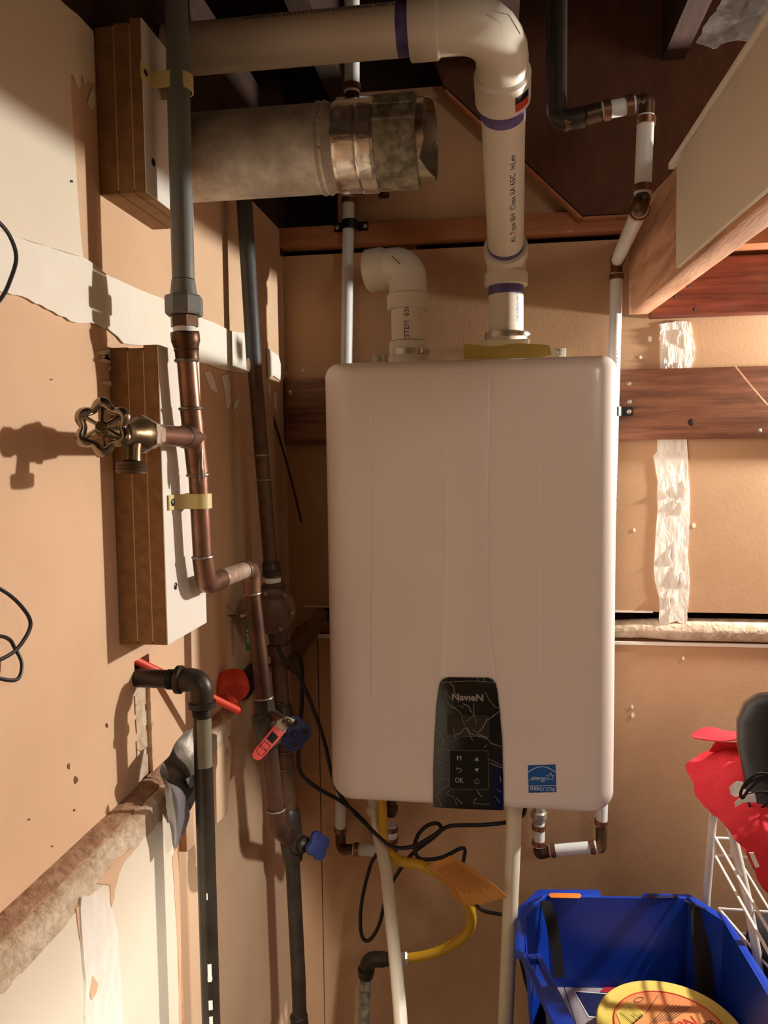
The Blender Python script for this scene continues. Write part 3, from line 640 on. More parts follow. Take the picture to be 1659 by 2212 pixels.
# ------------------------------------------------------------------ white water pipes
def ring_(p,d_,r,l=.009): return MB().lathe(p,d_,[(0,r),(0,r+.0022),(l,r+.0022),(l,r)],20,cap=False)
r2=.0111
def pexrun(label,segs,elbows,extra=None,text=None,name='water_pipe'):
    t=thing(name,label,'pipe')
    for a,b in segs:
        a=V(a);b=V(b);dd=(b-a).normalized();part('pipe',MB().cyl(a,b,r2,20),M['pipe'],t)
        for p,s in ((a,1),(b,-1)):
            part('crimp_ring',ring_(p+dd*s*(.003)- (dd*.009 if s<0 else V((0,0,0))),dd,r2),M['hcrimp'],t,'copper crimp ring')
    for el in elbows: part('elbow_fitting',MB().tube(el,.0105,14,fil=.012),M['bronze'],t,'brown bronze elbow')
    return t
W0=at(1332,590,Y=1.485);W1=V((at(1315,1300,Y=1.485).x,1.485,-.55));WB=at(1298,1812,Y=1.455)
P1=V((W0.x,1.485,W0.z));P2=V((at(1299,1800,Y=1.47).x,1.47,WB.z+.018))
S0=at(1333,562,Y=1.468);S1=at(1383,452,Y=1.09)
T0=at(1388,420,Y=1.09);T1=at(1395,250,Y=1.09);U0=at(1372,226,Y=1.09);U1=at(1298,240,Y=1.09)
L0=at(1288,1829,Y=1.45);L1=at(1186,1838,Y=1.45);N0=at(1164,1828,Y=1.45);N1=at(1164,1778,Y=1.45)
wp=pexrun('white water pipe along right edge of heater with bronze elbows, rising to the ceiling',
 [(P2,P1),(S0,S1),(T0,T1),(U0,U1),(L0,L1),(N0,N1)],
 [[P1-V((0,0,.004)),(P1+S0)/2+V((0,.004,.012)),S0-V((0,-.004,0))],[S1+V((0,.006,0)),at(1383,440,Y=1.075),T0-V((0,0,.006))],[T1+V((0,0,-.005)),at(1397,218,Y=1.09),U0+V((.006,0,0))],[P2+V((0,0,.004)),at(1299,1832,Y=1.46),L0+V((.004,0,0))],[L1+V((.004,0,0)),at(1164,1845,Y=1.45),N0+V((0,0,-.004))]])
part('brass_adapter',MB().lathe(U1,(at(1250,254,Y=1.09)-U1),[(0,.012),(.02,.0125),(.022,.0105),(.032,.0115),(.034,.013),(.05,.013)],12),M['brass'],wp,'tarnished brass adapter')
Q=at(1222,258,Y=1.09)
part('iron_drop',MB().tube([at(1262,252,Y=1.09),Q+V((-.012,0,-.003)),V((Q.x-.012,1.09,.62)),V((Q.x-.012,1.09,.83))],.0135,16,fil=.02),M['iron'],wp,'dark iron pipe')
part('printed_text',text_pipe('CA SUPPLIES  TransP ULTRA  3/4-IN 100PSI 73F NSF PW ASTM F2855 NSF U.P. CODE CTS 11',.0085,V((P1.x-.006,1.479,-.02)),(0,0,1),r2,(.75,-1,0),sx=1.25),M['ink'],wp,flat=True)
LW=at(735,1500,Y=1.485)
G0=at(735,1812,Y=1.485);G1=at(752,445,Y=1.485)
z5=at(753,402,Y=1.485).z
G3=at(761,232,Y=1.16);G3.z=z5
lp2=pexrun('thin white water pipe behind left side of heater, clamped high on the wall',
 [(G0+V((0,0,.012)),V((at(753,410,Y=1.485).x,1.485,z5-.02))),(V((G3.x,1.46,z5)),V((G3.x,1.18,z5))),(V((G3.x,1.16,z5+.02)),V((at(764,0,Y=1.16).x,1.16,.83))),(at(762,1834,Y=1.45),at(834,1840,Y=1.45)),(at(846,1822,Y=1.42),at(845,1782,Y=1.42))],
 [[V((G3.x,1.485,z5-.024)),V((G3.x,1.485,z5)),V((G3.x,1.455,z5))],[V((G3.x,1.185,z5)),V((G3.x,1.16,z5)),V((G3.x,1.16,z5+.024))],[G0+V((0,0,.015)),at(737,1836,Y=1.47),at(765,1834,Y=1.45)],[at(831,1840,Y=1.45),at(848,1842,Y=1.42),at(846,1818,Y=1.42)]])
def saddle(label,c,r,ax,wid,Y,one=False,name='pipe_clamp'):
    t=thing(name,label,'clamp','black pipe clamps')
    c=V(c);w2=.0085
    pts=[]
    L=wid
    mb=MB()
    prof=[]
    if not one: prof.append((-L,0))
    else: prof.append((-r-.001,-.010))
    prof.append((-r-.0015,0))
    for k in range(9):
        a=math.pi-math.pi*k/8;prof.append(((r+.0012)*math.cos(a),(Y-c.y)+(r+.0012)*math.sin(a)))
    prof+=[(r+.0015,0),(L,0)]
    pts=[V((c.x+x,Y-max(y,0)-.001,c.z)) for x,y in prof]
    vs=[];fs=[]
    for p in pts:
        for dz_ in(-w2,w2): vs.append(p+V((0,0,dz_)))
    n=len(pts)
    outs=[]
    for i,p in enumerate(pts):
        x,y=prof[i];o=V((0,-.0022,0)) if abs(y)<1e-6 else V((x,-y,0)).normalized()*.0022
        for dz_ in(-w2,w2): vs.append(p+o+V((0,0,dz_)))
    N2=2*n
    for i in range(n-1):
        a=2*i;fs+=[(a,a+1,a+3,a+2),(N2+a,N2+a+2,N2+a+3,N2+a+1),(a,a+2,N2+a+2,N2+a),(a+1,N2+a+1,N2+a+3,a+3)]
    fs+=[(0,N2,N2+1,1),(2*n-2,2*n-1,N2+2*n-1,N2+2*n-2)]
    part('strap',MB().add(vs,fs),M['blk'],t,ang=30)
    for s in ((1,) if one else (-1,1)):
        part('screw',MB().lathe((c.x+s*(L-.0055),Y-.003,c.z),(0,-1,0),[(0,.0042),(.0012,.0042),(.0018,.0025)],12),M['steel'],t)
    return t
saddle('black two-screw pipe clamp around thin white pipe above the heater',(at(753,481,Y=1.47).x,1.485,at(753,481,Y=1.47).z),.0122,None,.033,1.499)
saddle('black one-screw pipe clamp on the plank right of the heater',(P1.x-.003,1.487,at(1345,889,Y=1.49).z),.0122,None,.035,1.4995,True)
# drains
dp=thing('drain_pipe','cream plastic drain pipe slanting down from under the heater, lower left','pipe')
a=at(809,1765,Y=1.38);b=at(834,1880,Y=1.30);c=at(870,2230,Y=1.10);c2=c+(c-b).normalized()*.31
part('pipe',MB().tube([V((a.x,1.38,zb-.02)),a,b,V((c.x,c.y,c.z)),V((c.x+.02,c.y-.1,-H))],.0107,18,fil=.25),M['pvc2'],dp)
part('coupling',MB().lathe(V((a.x,1.38,zb-.03)),(0,0,-1),[(0,.0135),(.022,.0135),(.023,.011)],20),M['pvc2'],dp)
dr=thing('drain_pipe','straight white plastic pipe standing below the control panel beside blue crate','pipe')
a=at(1114,1750,Y=1.30);b=at(1092,2212,Y=1.30)
part('pipe',MB().tube([V((a.x,1.33,zb-.001)),V((a.x-.004,1.31,zb-.1)),b,V((b.x-.006,1.3,-H))],.0134,20),M['pvc2'],dr)
# ------------------------------------------------------------------ grey conduit + copper riser
gc=thing('grey_conduit','grey plastic conduit pipe at upper left ending in an octagonal union nut','pipe')
XP=-.3475
XC=-.338
g1=at(385,0,X=XC);g2=at(396,602,X=XC);g1=V((XC,g1.y+.005,.83));
yy=(at(385,60,X=XC).y+g2.y)/2
def cx_(px,py): return at(px,py,X=XC)
part('pipe',MB().cyl((XC,cx_(385,40).y,.83),cx_(396,604),.0122,28),M['grey'],gc)
u1=cx_(397,640);u0=cx_(396,606);u2=cx_(398,682)
part('reducer',MB().cyl(u0,u1,.0128,28,r2=.0148),M['grey'],gc)
part('union_nut',MB().lathe(u1,(u2-u1),[(0,.0195),(.002,.0208),((u2-u1).length-.002,.0208),((u2-u1).length,.0195)],8,rot=.2),M['grey'],gc,ang=20)
cr=thing('copper_riser','thick aged copper pipe with tee and soldered joints below the grey conduit','pipe')
def C_(px,py): return at(px,py,X=XC)
pts=[C_(399,706),C_(404,745),C_(410,880),C_(420,945),C_(425,1000),C_(432,1080),C_(438,1200)]
part('male_adapter',MB().lathe(C_(398,683),C_(399,706)-C_(398,683),[(0,.0160),(.0115,.0160),(.012,.0125),(.0165,.0125)],6),M['bronze'],cr,'hexagonal bronze nut')
part('thread_tape',MB().lathe(C_(398.5,704),V((0,0,-1)),[(0,.0123),(.003,.0128),(.007,.0123)],20),M['ptfe'],cr,'white thread tape')
part('female_adapter',MB().lathe(C_(399,716),C_(404,770)-C_(399,716),[(0,.0150),(.002,.0158),(.011,.0158),(.013,.0148),(.016,.0142),(.018,.0134),(.0195,.0140),(.022,.0130),(.032,.0130)],24),M['bronze'],cr)
part('pipe',MB().tube([C_(402,760),C_(411,870),C_(420,960),C_(428,1030),C_(438,1210)],.0111,24),M['copper'],cr)
T=C_(423,945);TD=(C_(430,1010)-C_(412,875)).normalized()
part('tee',MB().lathe(C_(412,880),(C_(427,1020)-C_(412,880)),[(0,.0123),((C_(427,1020)-C_(412,880)).length,.0123)],24),M['copper'],cr)
br=V((.0,-1,.0))
t2=T+V((0,-.012,0));t3=T+V((0,-.028,0))
part('tee_branch',MB().cyl(T,T+V((0,-.030,0)),.0126,24),M['copper'],cr)
part('branch_pipe',MB().cyl(T+V((0,-.02,0)),T+V((0,-.108,0)),.0111,24),M['copper'],cr)
def solder(p,d_,r,l=.004,m='solder'):
    return part('solder_joint',MB().lathe(p,d_,[(0,r),(.0008,r+.0012),(l*.6,r+.0016),(l,r)],24,cap=False),M[m],cr,'lumpy silver solder')
for (x,y,r) in ((403,775,.0122),(411,879,.0119),(427,1022,.0119),(437,1199,.0112)): solder(C_(x,y),(.02,.06,-1),r)
solder(T+V((0,-.030,0)),(0,-1,0),.0114)
part('solder_drip',MB().tube([T+V((.0095,-.008,-.012)),T+V((.0085,-.009,-.03)),T+V((.0085,-.008,-.045)),T+V((.0075,-.009,-.053))],.004,10,radii=[.0015,.003,.0042,.0012]),M['solder'],cr)
EB=C_(446,1262);Y2=1.02
F0=at(543,1226,Y=Y2);F1=at(554,1262,Y=Y2);F2=at(600,1775,Y=Y2);
part('elbow',MB().tube([C_(438,1200),C_(441,1225),V((EB.x,EB.y,EB.z)),EB.lerp(F0,.28)],.0126,24,fil=.016),M['copper'],cr)
part('cross_pipe',MB().cyl(EB.lerp(F0,.2),EB.lerp(F0,.9),.0112,24),M['copperw'],cr,'dust-covered copper pipe')
part('elbow',MB().tube([EB.lerp(F0,.80),F0,V((F0.x,F0.y,F0.z-.036))],.0125,24,fil=.018),M['copper'],cr)
dF=(F2-V((F0.x,F0.y,F0.z-.03))).normalized()
F0b=V((F0.x,F0.y,F0.z-.03))
part('pipe',MB().cyl(F0b,F2,.0111,24),M['copperd'],cr,'darkened copper pipe')
solder(F0b-V((0,0,.005)),dF,.0115);solder(EB.lerp(F0,.80),(F0-EB),.0114);solder(EB.lerp(F0,.27),(F0-EB),.0114)
vz=F0b.lerp(F2,.55)
def onl(py): 
    t=(py-1262)/(1775-1262);return F0b.lerp(F2,t)
part('valve_body',MB().lathe(onl(1500),dF,[(0,.0115),(.002,.0140),(.020,.0145),(.022,.0175),(.026,.0200),(.044,.0200),(.048,.0172),(.064,.0176),(.066,.0145),(.073,.012)],8,rot=.2),M['iron'],cr,'dark bronze ball valve body')
part('elbow',MB().tube([F2-dF*.02,F2+dF*.010,at(622,1808,Y=1.13)],.0128,24,fil=.02),M['copperd'],cr)
solder(onl(1745),dF,.0116);solder(onl(1497),dF,.0118)
# red lever on the ball valve
VC=onl(1560)
s0=VC+V((.022,-.014,.006))
s0=at(617,1560,Y=.985);s1=at(548,1640,Y=.965)
dd=(s1-s0).normalized();sd=dd.cross(V((0,-1,0))).normalized()
def lev(pts,th=.003):
    return MB().prism([s0+dd*a+sd*b for a,b in pts],(0,th,0))
lv=part('valve_lever',lev([(-.010,-.008),(-.006,.004),(.006,.010),(.014,.006),(.012,-.007)]),M['steel'],cr,'lever of the ball valve with red grip',bevel=.0006)
L=(s1-s0).length
part('grip',lev([(.009,-.0085),(.012,.0088),(L*.85,.0075),(L*.96,.006),(L,.001),(L*.98,-.005),(L*.90,-.0078),(.03,-.0088)],.0045),M['red'],lv,'red plastic grip with printed marks',bevel=.0012)
def lt(pts,m,name,off=-.0007,th=.0004): return part(name,MB().prism([s0+dd*a+sd*b+V((0,off,0)) for a,b in pts],(0,-th,0)),M[m],lv,flat=True)
lt([(.020,-.0055),(.020,.0055),(.032,.005),(.032,-.0055)],'blk','printed_panel')
Q0=[(.036,-.0055),(.036,.005),(.052,.005),(.054,-.003),(.052,-.0055)]
part('printed_outline',MB().tube([s0+dd*a+sd*b+V((0,-.0009,0)) for a,b in Q0+[Q0[0]]],.0004,5),M['blk'],lv)
part('printed_text',text_plane('CLOSE',.0045,s0+dd*.044+V((0,-.0012,0)),sd*-1,-dd),M['blk'],lv,flat=True)
part('hex_bolt',MB().lathe(s0+V((.002,.004,0)),(0.35,-1,0),[(0,.0055),(.009,.0055),(.010,.004)],6),M['brass'],lv)
part('stem',MB().cyl(s0+V((0,.002,0)),V((VC.x+.004,VC.y,s0.z)),.006,12),M['ironb'],lv)
# ------------------------------------------------------------------ hose bib
hb=thing('hose_bib','old brass hose bib with spoked metal wheel on the copper branch pipe','valve')
hp=T+V((0,-.108,0))
part('inlet_nut',MB().lathe(hp+V((0,.005,0)),(0,-1,0),[(0,.0112),(.004,.0135),(.024,.0155),(.026,.0185),(.034,.0185)],6,ref=(0,.0,1)),M['copperw'],hb)
part('body',MB().lathe(hp+V((0,-.028,0)),(0,-1,0),[(0,.0165),(.006,.0172),(.016,.015),(.024,.0115),(.034,.0105),(.036,.0125),(.044,.0125),(.047,.006),(.078,.0045)],20),M['brass'],hb)
part('spout',MB().tube([hp+V((0,-.045,0)),hp+V((.0,-.048,-.015)),hp+V((0,-.050,-.026))],.009,16,radii=[.010,.008,.0085]),M['brass'],hb)
so=hp+V((0,-.050,-.026))
part('spout_thread',MB().lathe(so,(0,-.05,-1),[(0,.008),(.001,.0138),(.0025,.0150),(.004,.0140),(.0055,.0150),(.007,.0140),(.0085,.0150),(.0105,.0138),(.0115,.0138),(.0115,.010),(.004,.0085)],28),M['ironb'],hb)
wc=hp+V((-.0,-.102,.004));wn=V((.25,-1,.05)).normalized()
wu=(V((0,0,1))-V((0,0,1)).dot(wn)*wn).normalized();wr_=wn.cross(wu)
def wheel(c,n,R_,lob,amp,rt,sp,par,m,hub=.0065,dish=.004):
    n=V(n).normalized();u=(V((0,0,1))-V((0,0,1)).dot(n)*n)
    u=u.normalized();r_=n.cross(u);pts=[];N3=lob*10
    for k in range(N3+1):
        a=2*math.pi*k/N3;rr=R_+amp*math.cos(lob*a);pts.append(V(c)+(u*math.cos(a)+r_*math.sin(a))*rr)
    part('wheel_rim',MB().tube(pts,rt,10,cap=False,radii=[rt*(1+.18*math.cos(lob*2*math.pi*k/N3)) for k in range(N3+1)]),M[m],par)
    for k in range(sp):
        a=2*math.pi*(k+.0)/sp;e=V(c)+(u*math.cos(a)+r_*math.sin(a))*(R_+amp-.001 if lob==sp else R_-.001)
        part('spoke',MB().cyl(V(c)-n*-dish,e,rt*.42,8,r2=rt*.5),M[m],par)
    part('hub',MB().lathe(V(c)-n*.004,n,[(0,hub*.8),(.006,hub),(.010,hub*.8),(.0105,hub*.4)],14),M[m],par)
wheel(wc,wn,.0190,6,.0024,.0042,6,hb,'chrome')
part('wheel_screw',MB().lathe(wc+wn*.006,wn,[(0,.0045),(.003,.004)],10),M['brass'],hb)
# ------------------------------------------------------------------ straps
def bandstrap(label,c,r,tab,sc):
    t=thing('pipe_strap',label,'strap','cream nylon pipe straps')
    c=V(c);w2=.0085;X1=tab
    prof=[]
    for k in range(13):
        a=math.radians(-100+k*190/12*1.06);prof.append((c.x+(r+.0008)*math.cos(a),c.y+(r+.0008)*math.sin(a)))
    # one leg to the board towards camera
    prof=[(X1+.0008,c.y-r-.026),(X1+.0008,c.y-r-.004),(X1+.006,c.y-r-.0008)]+[(c.x+(r+.0008)*math.cos(math.radians(a)),c.y+(r+.0008)*math.sin(math.radians(a))) for a in range(-100,101,16)]+[(X1+.0008,c.y+r+.002)]
    vs=[];fs=[];n=len(prof)
    for i,(x,y) in enumerate(prof):
        a=V((*prof[max(i-1,0)],0));b=V((*prof[min(i+1,n-1)],0));tt=(b-a).normalized();nn=V((tt.y,-tt.x,0))*.0016
        for z in(-w2,w2):
            vs.append(V((x,y,c.z+z)));vs.append(V((x,y,c.z+z))+nn)
    for i in range(n-1):
        a=4*i;b=a+4;fs+=[(a,a+2,b+2,b),(a+1,b+1,b+3,a+3),(a,b,b+1,a+1),(a+2,a+3,b+3,b+2)]
    fs+=[(0,1,3,2),(4*n-4,4*n-2,4*n-1,4*n-3)]
    part('band',MB().add(vs,fs),M['strap'],t,ang=50)
    if sc: part('screw',MB().lathe((X1+.0024,c.y-r-.017,c.z),(1,0,0),[(0,.0042),(.0012,.0042),(.002,.0025)],12),M['blk'],t)
    else: part('screw_hole',MB().lathe((X1+.0022,c.y-r-.017,c.z),(1,0,0),[(0,.0034),(.0004,.0034)],12,scale2=1.4),M['dark'],t)
bandstrap('cream nylon strap holding grey conduit against the upper block',C_(388,182),.0124,XU+.0012,False)
bandstrap('cream nylon strap holding copper pipe against the lower block',C_(432,1082),.0113,XW+.0012,True)
# ------------------------------------------------------------------ dark main riser
YM=1.19
dm=thing('main_riser','tall dark vertical water pipe in the corner with round regulator flange','pipe')
def D(px,py,Y=YM): return at(px,py,Y=Y)
part('painted_pipe',MB().cyl(D(528,440),D(549,785),.0122,24),M['greyd'],dm,'grey painted pipe section')
part('pipe',MB().cyl(D(549,783),D(586,1235),.0113,24),M['ironb'],dm)
part('pipe',MB().tube([D(528,442),D(526,400),V((XL+.004,YM,D(526,392).z))],.0122,20,fil=.02),M['greyd'],dm)
for (x,y) in ((564,981),(571,1034)): part('solder_joint',MB().lathe(D(x,y),(.02,0,-1),[(0,.0115),(.001,.0126),(.003,.0126),(.004,.0115)],20,cap=False),M['solder'],dm)
part('paint_drip',MB().ball(D(547,790)+V((-.004,-.0115,0)),.006,10,(.6,.25,1.9)),M['mud'],dm)
part('adapter',MB().lathe(D(584,1213),D(588,1246)-D(584,1213),[(0,.0122),(.004,.0142),(.014,.0142),(.015,.0158),(.023,.0152)],20),M['iron'],dm)
part('thread_tape',MB().lathe(D(589,1248),V((0,0,-1)),[(0,.0125),(.002,.0135),(.008,.013)],20),M['ptfe'],dm,'old thread tape')
rc=D(586,1312)+V((.004,-.016,0));rn=V((.42,-.90,.05)).normalized()
part('regulator_body',MB().lathe(D(590,1258),D(606,1430)-D(590,1258),[(0,.016),(.006,.021),(.014,.017),(.03,.024),(.07,.024),(.085,.016),(.10,.0145),(.102,.019),(.118,.019),(.12,.015),(.126,.0145)],20),M['ironb'],dm)
fl_=part('flange',MB().lathe(rc-rn*.01,rn,[(0,.036),(.022,.038),(.027,.038),(.030,.035),(.031,.026),(.034,.022),(.037,.012)],36),M['ironb'],dm,'round bolted flange')
ru=(V((0,0,1))-V((0,0,1)).dot(rn)*rn).normalized();rr_=rn.cross(ru)
for k in range(6):
    a=2*math.pi*(k+.35)/6;p=rc+rn*.018+(ru*math.cos(a)+rr_*math.sin(a))*.0305
    part('flange_bolt',MB().lathe(p,rn,[(0,.0056),(.0045,.0052),(.007,.0028)],10),M['ironl'],fl_)
part('side_port',MB().lathe(D(545,1325,1.15),(-.8,-.5,-.2),[(0,.009),(.012,.009),(.013,.006),(.02,.006)],8),M['copper'],dm)
part('tie_wire',MB().tube([D(505,1301,1.12),D(520,1310,1.14),D(535,1320,1.15)],.0011,6),M['steel'],dm)
part('twine',MB().lathe(D(603,1394),V((.02,0,-1)),[(0,.0152),(.0005,.0172),(.003,.0172),(.0035,.0152)],20,cap=False),M['mud'],dm,'pale cord tied round the pipe')
part('pipe',MB().tube([D(600,1400),D(606,1480),D(613,1570),D(622,1700),D(628,1790)],.0128,22),M['ironb'],dm)
part('gate_valve_body',MB().lathe(D(609,1520),D(617,1620)-D(609,1520),[(0,.0135),(.004,.016),(.016,.016),(.022,.019),(.045,.019),(.052,.0155),(.068,.0155)],16),M['iron'],dm)
for (x,y) in ((606,1510),(618,1655),(616,1618)): part('solder_joint',MB().lathe(D(x,y),(.03,0,-1),[(0,.0130),(.001,.0142),(.0035,.0142),(.0045,.013)],20,cap=False),M['brass'],dm)
c=at(634,1583,Y=1.135)
def bluewheel(t,c,n,ang0=0,R_=.027):
    n=V(n).normalized();u=(V((0,0,1))-V((0,0,1)).dot(n)*n).normalized();r_=n.cross(u);pts=[]
    for k in range(60):
        a=2*math.pi*k/60;rr=R_*(.80+.22*abs(math.cos(2*a+ang0))**.7);pts.append(V(c)+(u*math.cos(a)+r_*math.sin(a))*rr)
    t=part('valve_wheel',MB().prism(pts,n*.0045),M['bluew'],t,'dark blue handwheel of the gate valve behind the red lever',bevel=.0008)
    for k in range(4):
        a=math.pi/2*k-ang0/2;p=V(c)+(u*math.cos(a)+r_*math.sin(a))*R_*.62
        part('wheel_recess',MB().lathe(p+n*.0045,n,[(0,.0052),(.0004,.005)],12),M['dark'],t)
        part('recess_rim',MB().tube([p+n*.0048+(u*math.cos(b*.524)+r_*math.sin(b*.524))*.0056 for b in range(13)],.0009,6),M['bluew'],t)
    part('hub_nut',MB().lathe(V(c)+n*.004,n,[(0,.0055),(.004,.005),(.006,.003)],6),M['bluew'],t)
    return t
wv_=bluewheel(dm,c,(.45,-.85,.1))
part('valve_stem',MB().cyl(c,D(613,1578),.007,12),M['iron'],wv_)
part('drain_tee',MB().lathe(D(626,1745),D(633,1868)-D(626,1745),[(0,.0135),(.006,.0165),(.03,.0175),(.06,.0185),(.078,.0175),(.088,.0165),(.090,.0135)],20),M['iron'],dm)
part('pipe',MB().tube([D(632,1860),D(645,2120),D(648,2225),V((D(650,2225).x,YM,-H))],.0120,20),M['iron'],dm)
part('coupling',MB().lathe(D(645,2192),D(650,2240)-D(645,2192),[(0,.0125),(.002,.0150),(.03,.0150)],20),M['iron'],dm)
bb=at(663,1822,Y=1.165)
a=at(634,1822,Y=1.185);b=at(682,1826,Y=1.155);n=(b-a).normalized()
w2_=part('valve_bonnet',MB().lathe(a,n,[(0,.012),(.010,.012),(.011,.0165),(.018,.0165),(.019,.010),(.024,.010),(.025,.013),(.033,.012),(.036,.006),(.05,.005)],12),M['iron'],dm,'dark iron bonnet of the drain valve')
pts=[];u=V((0,0,1));u=(u-u.dot(n)*n).normalized();r_=n.cross(u)
for k in range(50):
    a_=2*math.pi*k/50;rr=.0225*(.70+.30*abs(math.cos(2*a_)));pts.append(b+(u*math.cos(a_)+r_*math.sin(a_))*rr)
part('valve_wheel',MB().prism(pts,n*.010),M['bluew'],w2_,'dark blue handwheel',bevel=.002)
# green tag
solo('paper_tag',MB().prism([at(528,1340,Y=1.12),at(541,1338,Y=1.12),at(544,1404,Y=1.12),at(531,1406,Y=1.12)],(0,.001,0)),M['green'],'small green printed tag hanging beside the regulator flange','tag')
tg=ROOTS[-1]
part('printed_text',text_plane('GUT II',.0075,at(537,1375,Y=1.1195)+V((0,-.0006,0)),(0,0,1),(-1,0,0)),M['mud'],tg,flat=True)
# ------------------------------------------------------------------ gas pipe at left
gp_=thing('iron_pipe','black iron pipe leaving the left wall and dropping straight down at lower left','pipe')
GX=-.337;GY=.835
E=at(446,1465,Y=GY);ez=-.2555
GX=at(447,1900,Y=GY).x
part('stub_pipe',MB().cyl((XL-.03,GY+.003,ez),(GX-.03,GY,ez),.0108,24),M['iron'],gp_)
part('elbow',MB().tube([(GX-.026,GY,ez),(GX,GY,ez),(GX,GY,ez-.03)],.0138,24,fil=.016),M['iron'],gp_)
part('elbow_bead',MB().lathe((GX-.030,GY,ez),(1,0,0),[(0,.015),(.001,.0165),(.006,.0165),(.008,.0145)],24),M['iron'],gp_)
part('elbow_bead',MB().lathe((GX,GY,ez-.024),(0,0,-1),[(0,.0145),(.001,.0165),(.007,.0165),(.008,.015)],24),M['iron'],gp_)
def threads(p,d_,r,n=5): 
    pr=[]
    for k in range(n): pr+=[(k*.0018,r),(k*.0018+.0009,r+.0008)]
    return MB().lathe(p,d_,pr,24,cap=False)
part('pipe_thread',threads((GX-.041,GY,ez),(1,0,0),.0110),M['iron'],gp_)
part('pipe_thread',threads((GX,GY,ez-.033),(0,0,-1),.0110),M['iron'],gp_)
part('pipe',MB().cyl((GX,GY,ez-.03),(GX,GY,-H),.0109,24),M['iron'],gp_)
zz=at(447,1600,Y=GY).z
part('tape_residue',wrap_patch((GX,GY,zz-.030),(0,0,1),.0111,(.2,-1,0),-1.3,.4,.058),M['oldtape'],gp_,'patch of old pale tape')
for (x,y,l,w_) in ((452,2082,.022,.5),(455,2110,.004,.6),(450,2160,.012,.5),(454,2195,.02,.45),(461,1930,.008,.15)):
    c=at(x,y,Y=GY-.01);part('paint_fleck',wrap_patch((GX,GY,c.z-l),(0,0,1),.0110,(.35,-1,0),-.5*w_,.3*w_,l,.0005),M['mud'],gp_,flat=True)
# ------------------------------------------------------------------ things in the wall opening
tl=thing('caulking_gun','red caulking gun lying on the dusty ledge behind the iron pipe','tool')
r0=at(283,1420,X=XL+.012);r1=at(515,1535,Y=1.0)
r0=V((XL+.004,.838,r0.z))
part('push_rod',MB().cyl(V((XL-.028,.812,r0.z+.012)),r1,.0052,14),M['orange'],tl)
part('rod_end',MB().ball(r1,.0056,12),M['orange'],tl)
part('rod_hook',MB().tube([r1+V((0,.004,.002)),at(502,1512,Y=1.04),at(495,1500,Y=1.08)],.004,10),M['orange'],tl)
bc=at(506,1500,Y=1.10);
part('frame',MB().lathe(bc,(-.3,.5,.35),[(0,.010),(.002,.022),(.006,.025),(.018,.026),(.03,.025)],24),M['orange'],tl)
part('barrel',MB().cyl(at(520,1488,Y=1.16),at(548,1455,Y=1.26),.019,20),M['rubber'],tl,'black barrel')
fp=thing('duct_tape_flap','crumpled silver duct tape hanging from the ledge beside iron pipe','tape')
def L3(px,py,X): return at(px,py,X=X)
part('dark_sheet',MB().sheet([[L3(400,1578,-.372),L3(420,1570,-.368),L3(432,1562,-.362)],[L3(366,1628,-.374),L3(402,1618,-.366),L3(432,1620,-.358)],[L3(352,1660,-.372),L3(390,1668,-.362),L3(432,1672,-.354)],[L3(356,1695,-.372),L3(392,1705,-.360),L3(430,1700,-.352)],[L3(396,1755,-.372),L3(410,1750,-.362),L3(424,1720,-.355)]],6,.0008,.0022,2),M['ductd'],fp,'dark inner side of the tape')
part('silver_flap',MB().sheet([[L3(353,1680,-.366),L3(362,1690,-.360),L3(382,1698,-.356)],[L3(358,1715,-.366),L3(380,1722,-.356),L3(398,1722,-.354)],[L3(364,1765,-.366),L3(388,1765,-.354),L3(409,1762,-.358)],[L3(370,1800,-.366),L3(384,1800,-.358),L3(401,1788,-.362)],[L3(374,1832,-.366),L3(378,1830,-.362),L3(384,1818,-.364)]],6,.0008,.0012,5),M['duct'],fp,'shiny silver side of the tape')
part('silver_fold',MB().sheet([[L3(402,1682,-.350),L3(428,1664,-.346)],[L3(410,1700,-.350),L3(430,1690,-.346)]],5,.0008,.001,6),M['duct'],fp)
solo('plastic_sheet',MB().sheet([[at(640,1352,Y=1.47),at(672,1335,Y=1.475),at(690,1312,Y=1.48),at(706,1322,Y=1.485)],[at(626,1385,Y=1.455),at(655,1375,Y=1.45),at(682,1352,Y=1.47),at(707,1340,Y=1.485)],[at(620,1420,Y=1.455),at(645,1420,Y=1.44),at(668,1385,Y=1.46),at(700,1352,Y=1.49)],[at(618,1440,Y=1.455),at(636,1455,Y=1.45),at(652,1425,Y=1.455),at(690,1362,Y=1.495)]],6,.0006,.003,4),M['clearb'],'brownish crumpled plastic poking out of wall opening beside the heater','plastic sheet')
solo('plastic_sheet',MB().sheet([[at(1585,-60,Y=1.05),at(1620,-60,Y=1.03),at(1740,-60,Y=1.0)],[at(1560,-5,Y=1.03),at(1605,10,Y=1.01),at(1730,0,Y=.99)],[at(1530,50,Y=1.0),at(1590,55,Y=.985),at(1720,50,Y=.97)],[at(1503,93,Y=.98),at(1560,98,Y=.97),at(1700,88,Y=.955)]],7,.0006,.006,9),M['clear'],'cloudy clear plastic sheet hanging from the ceiling in upper right corner','plastic sheet')
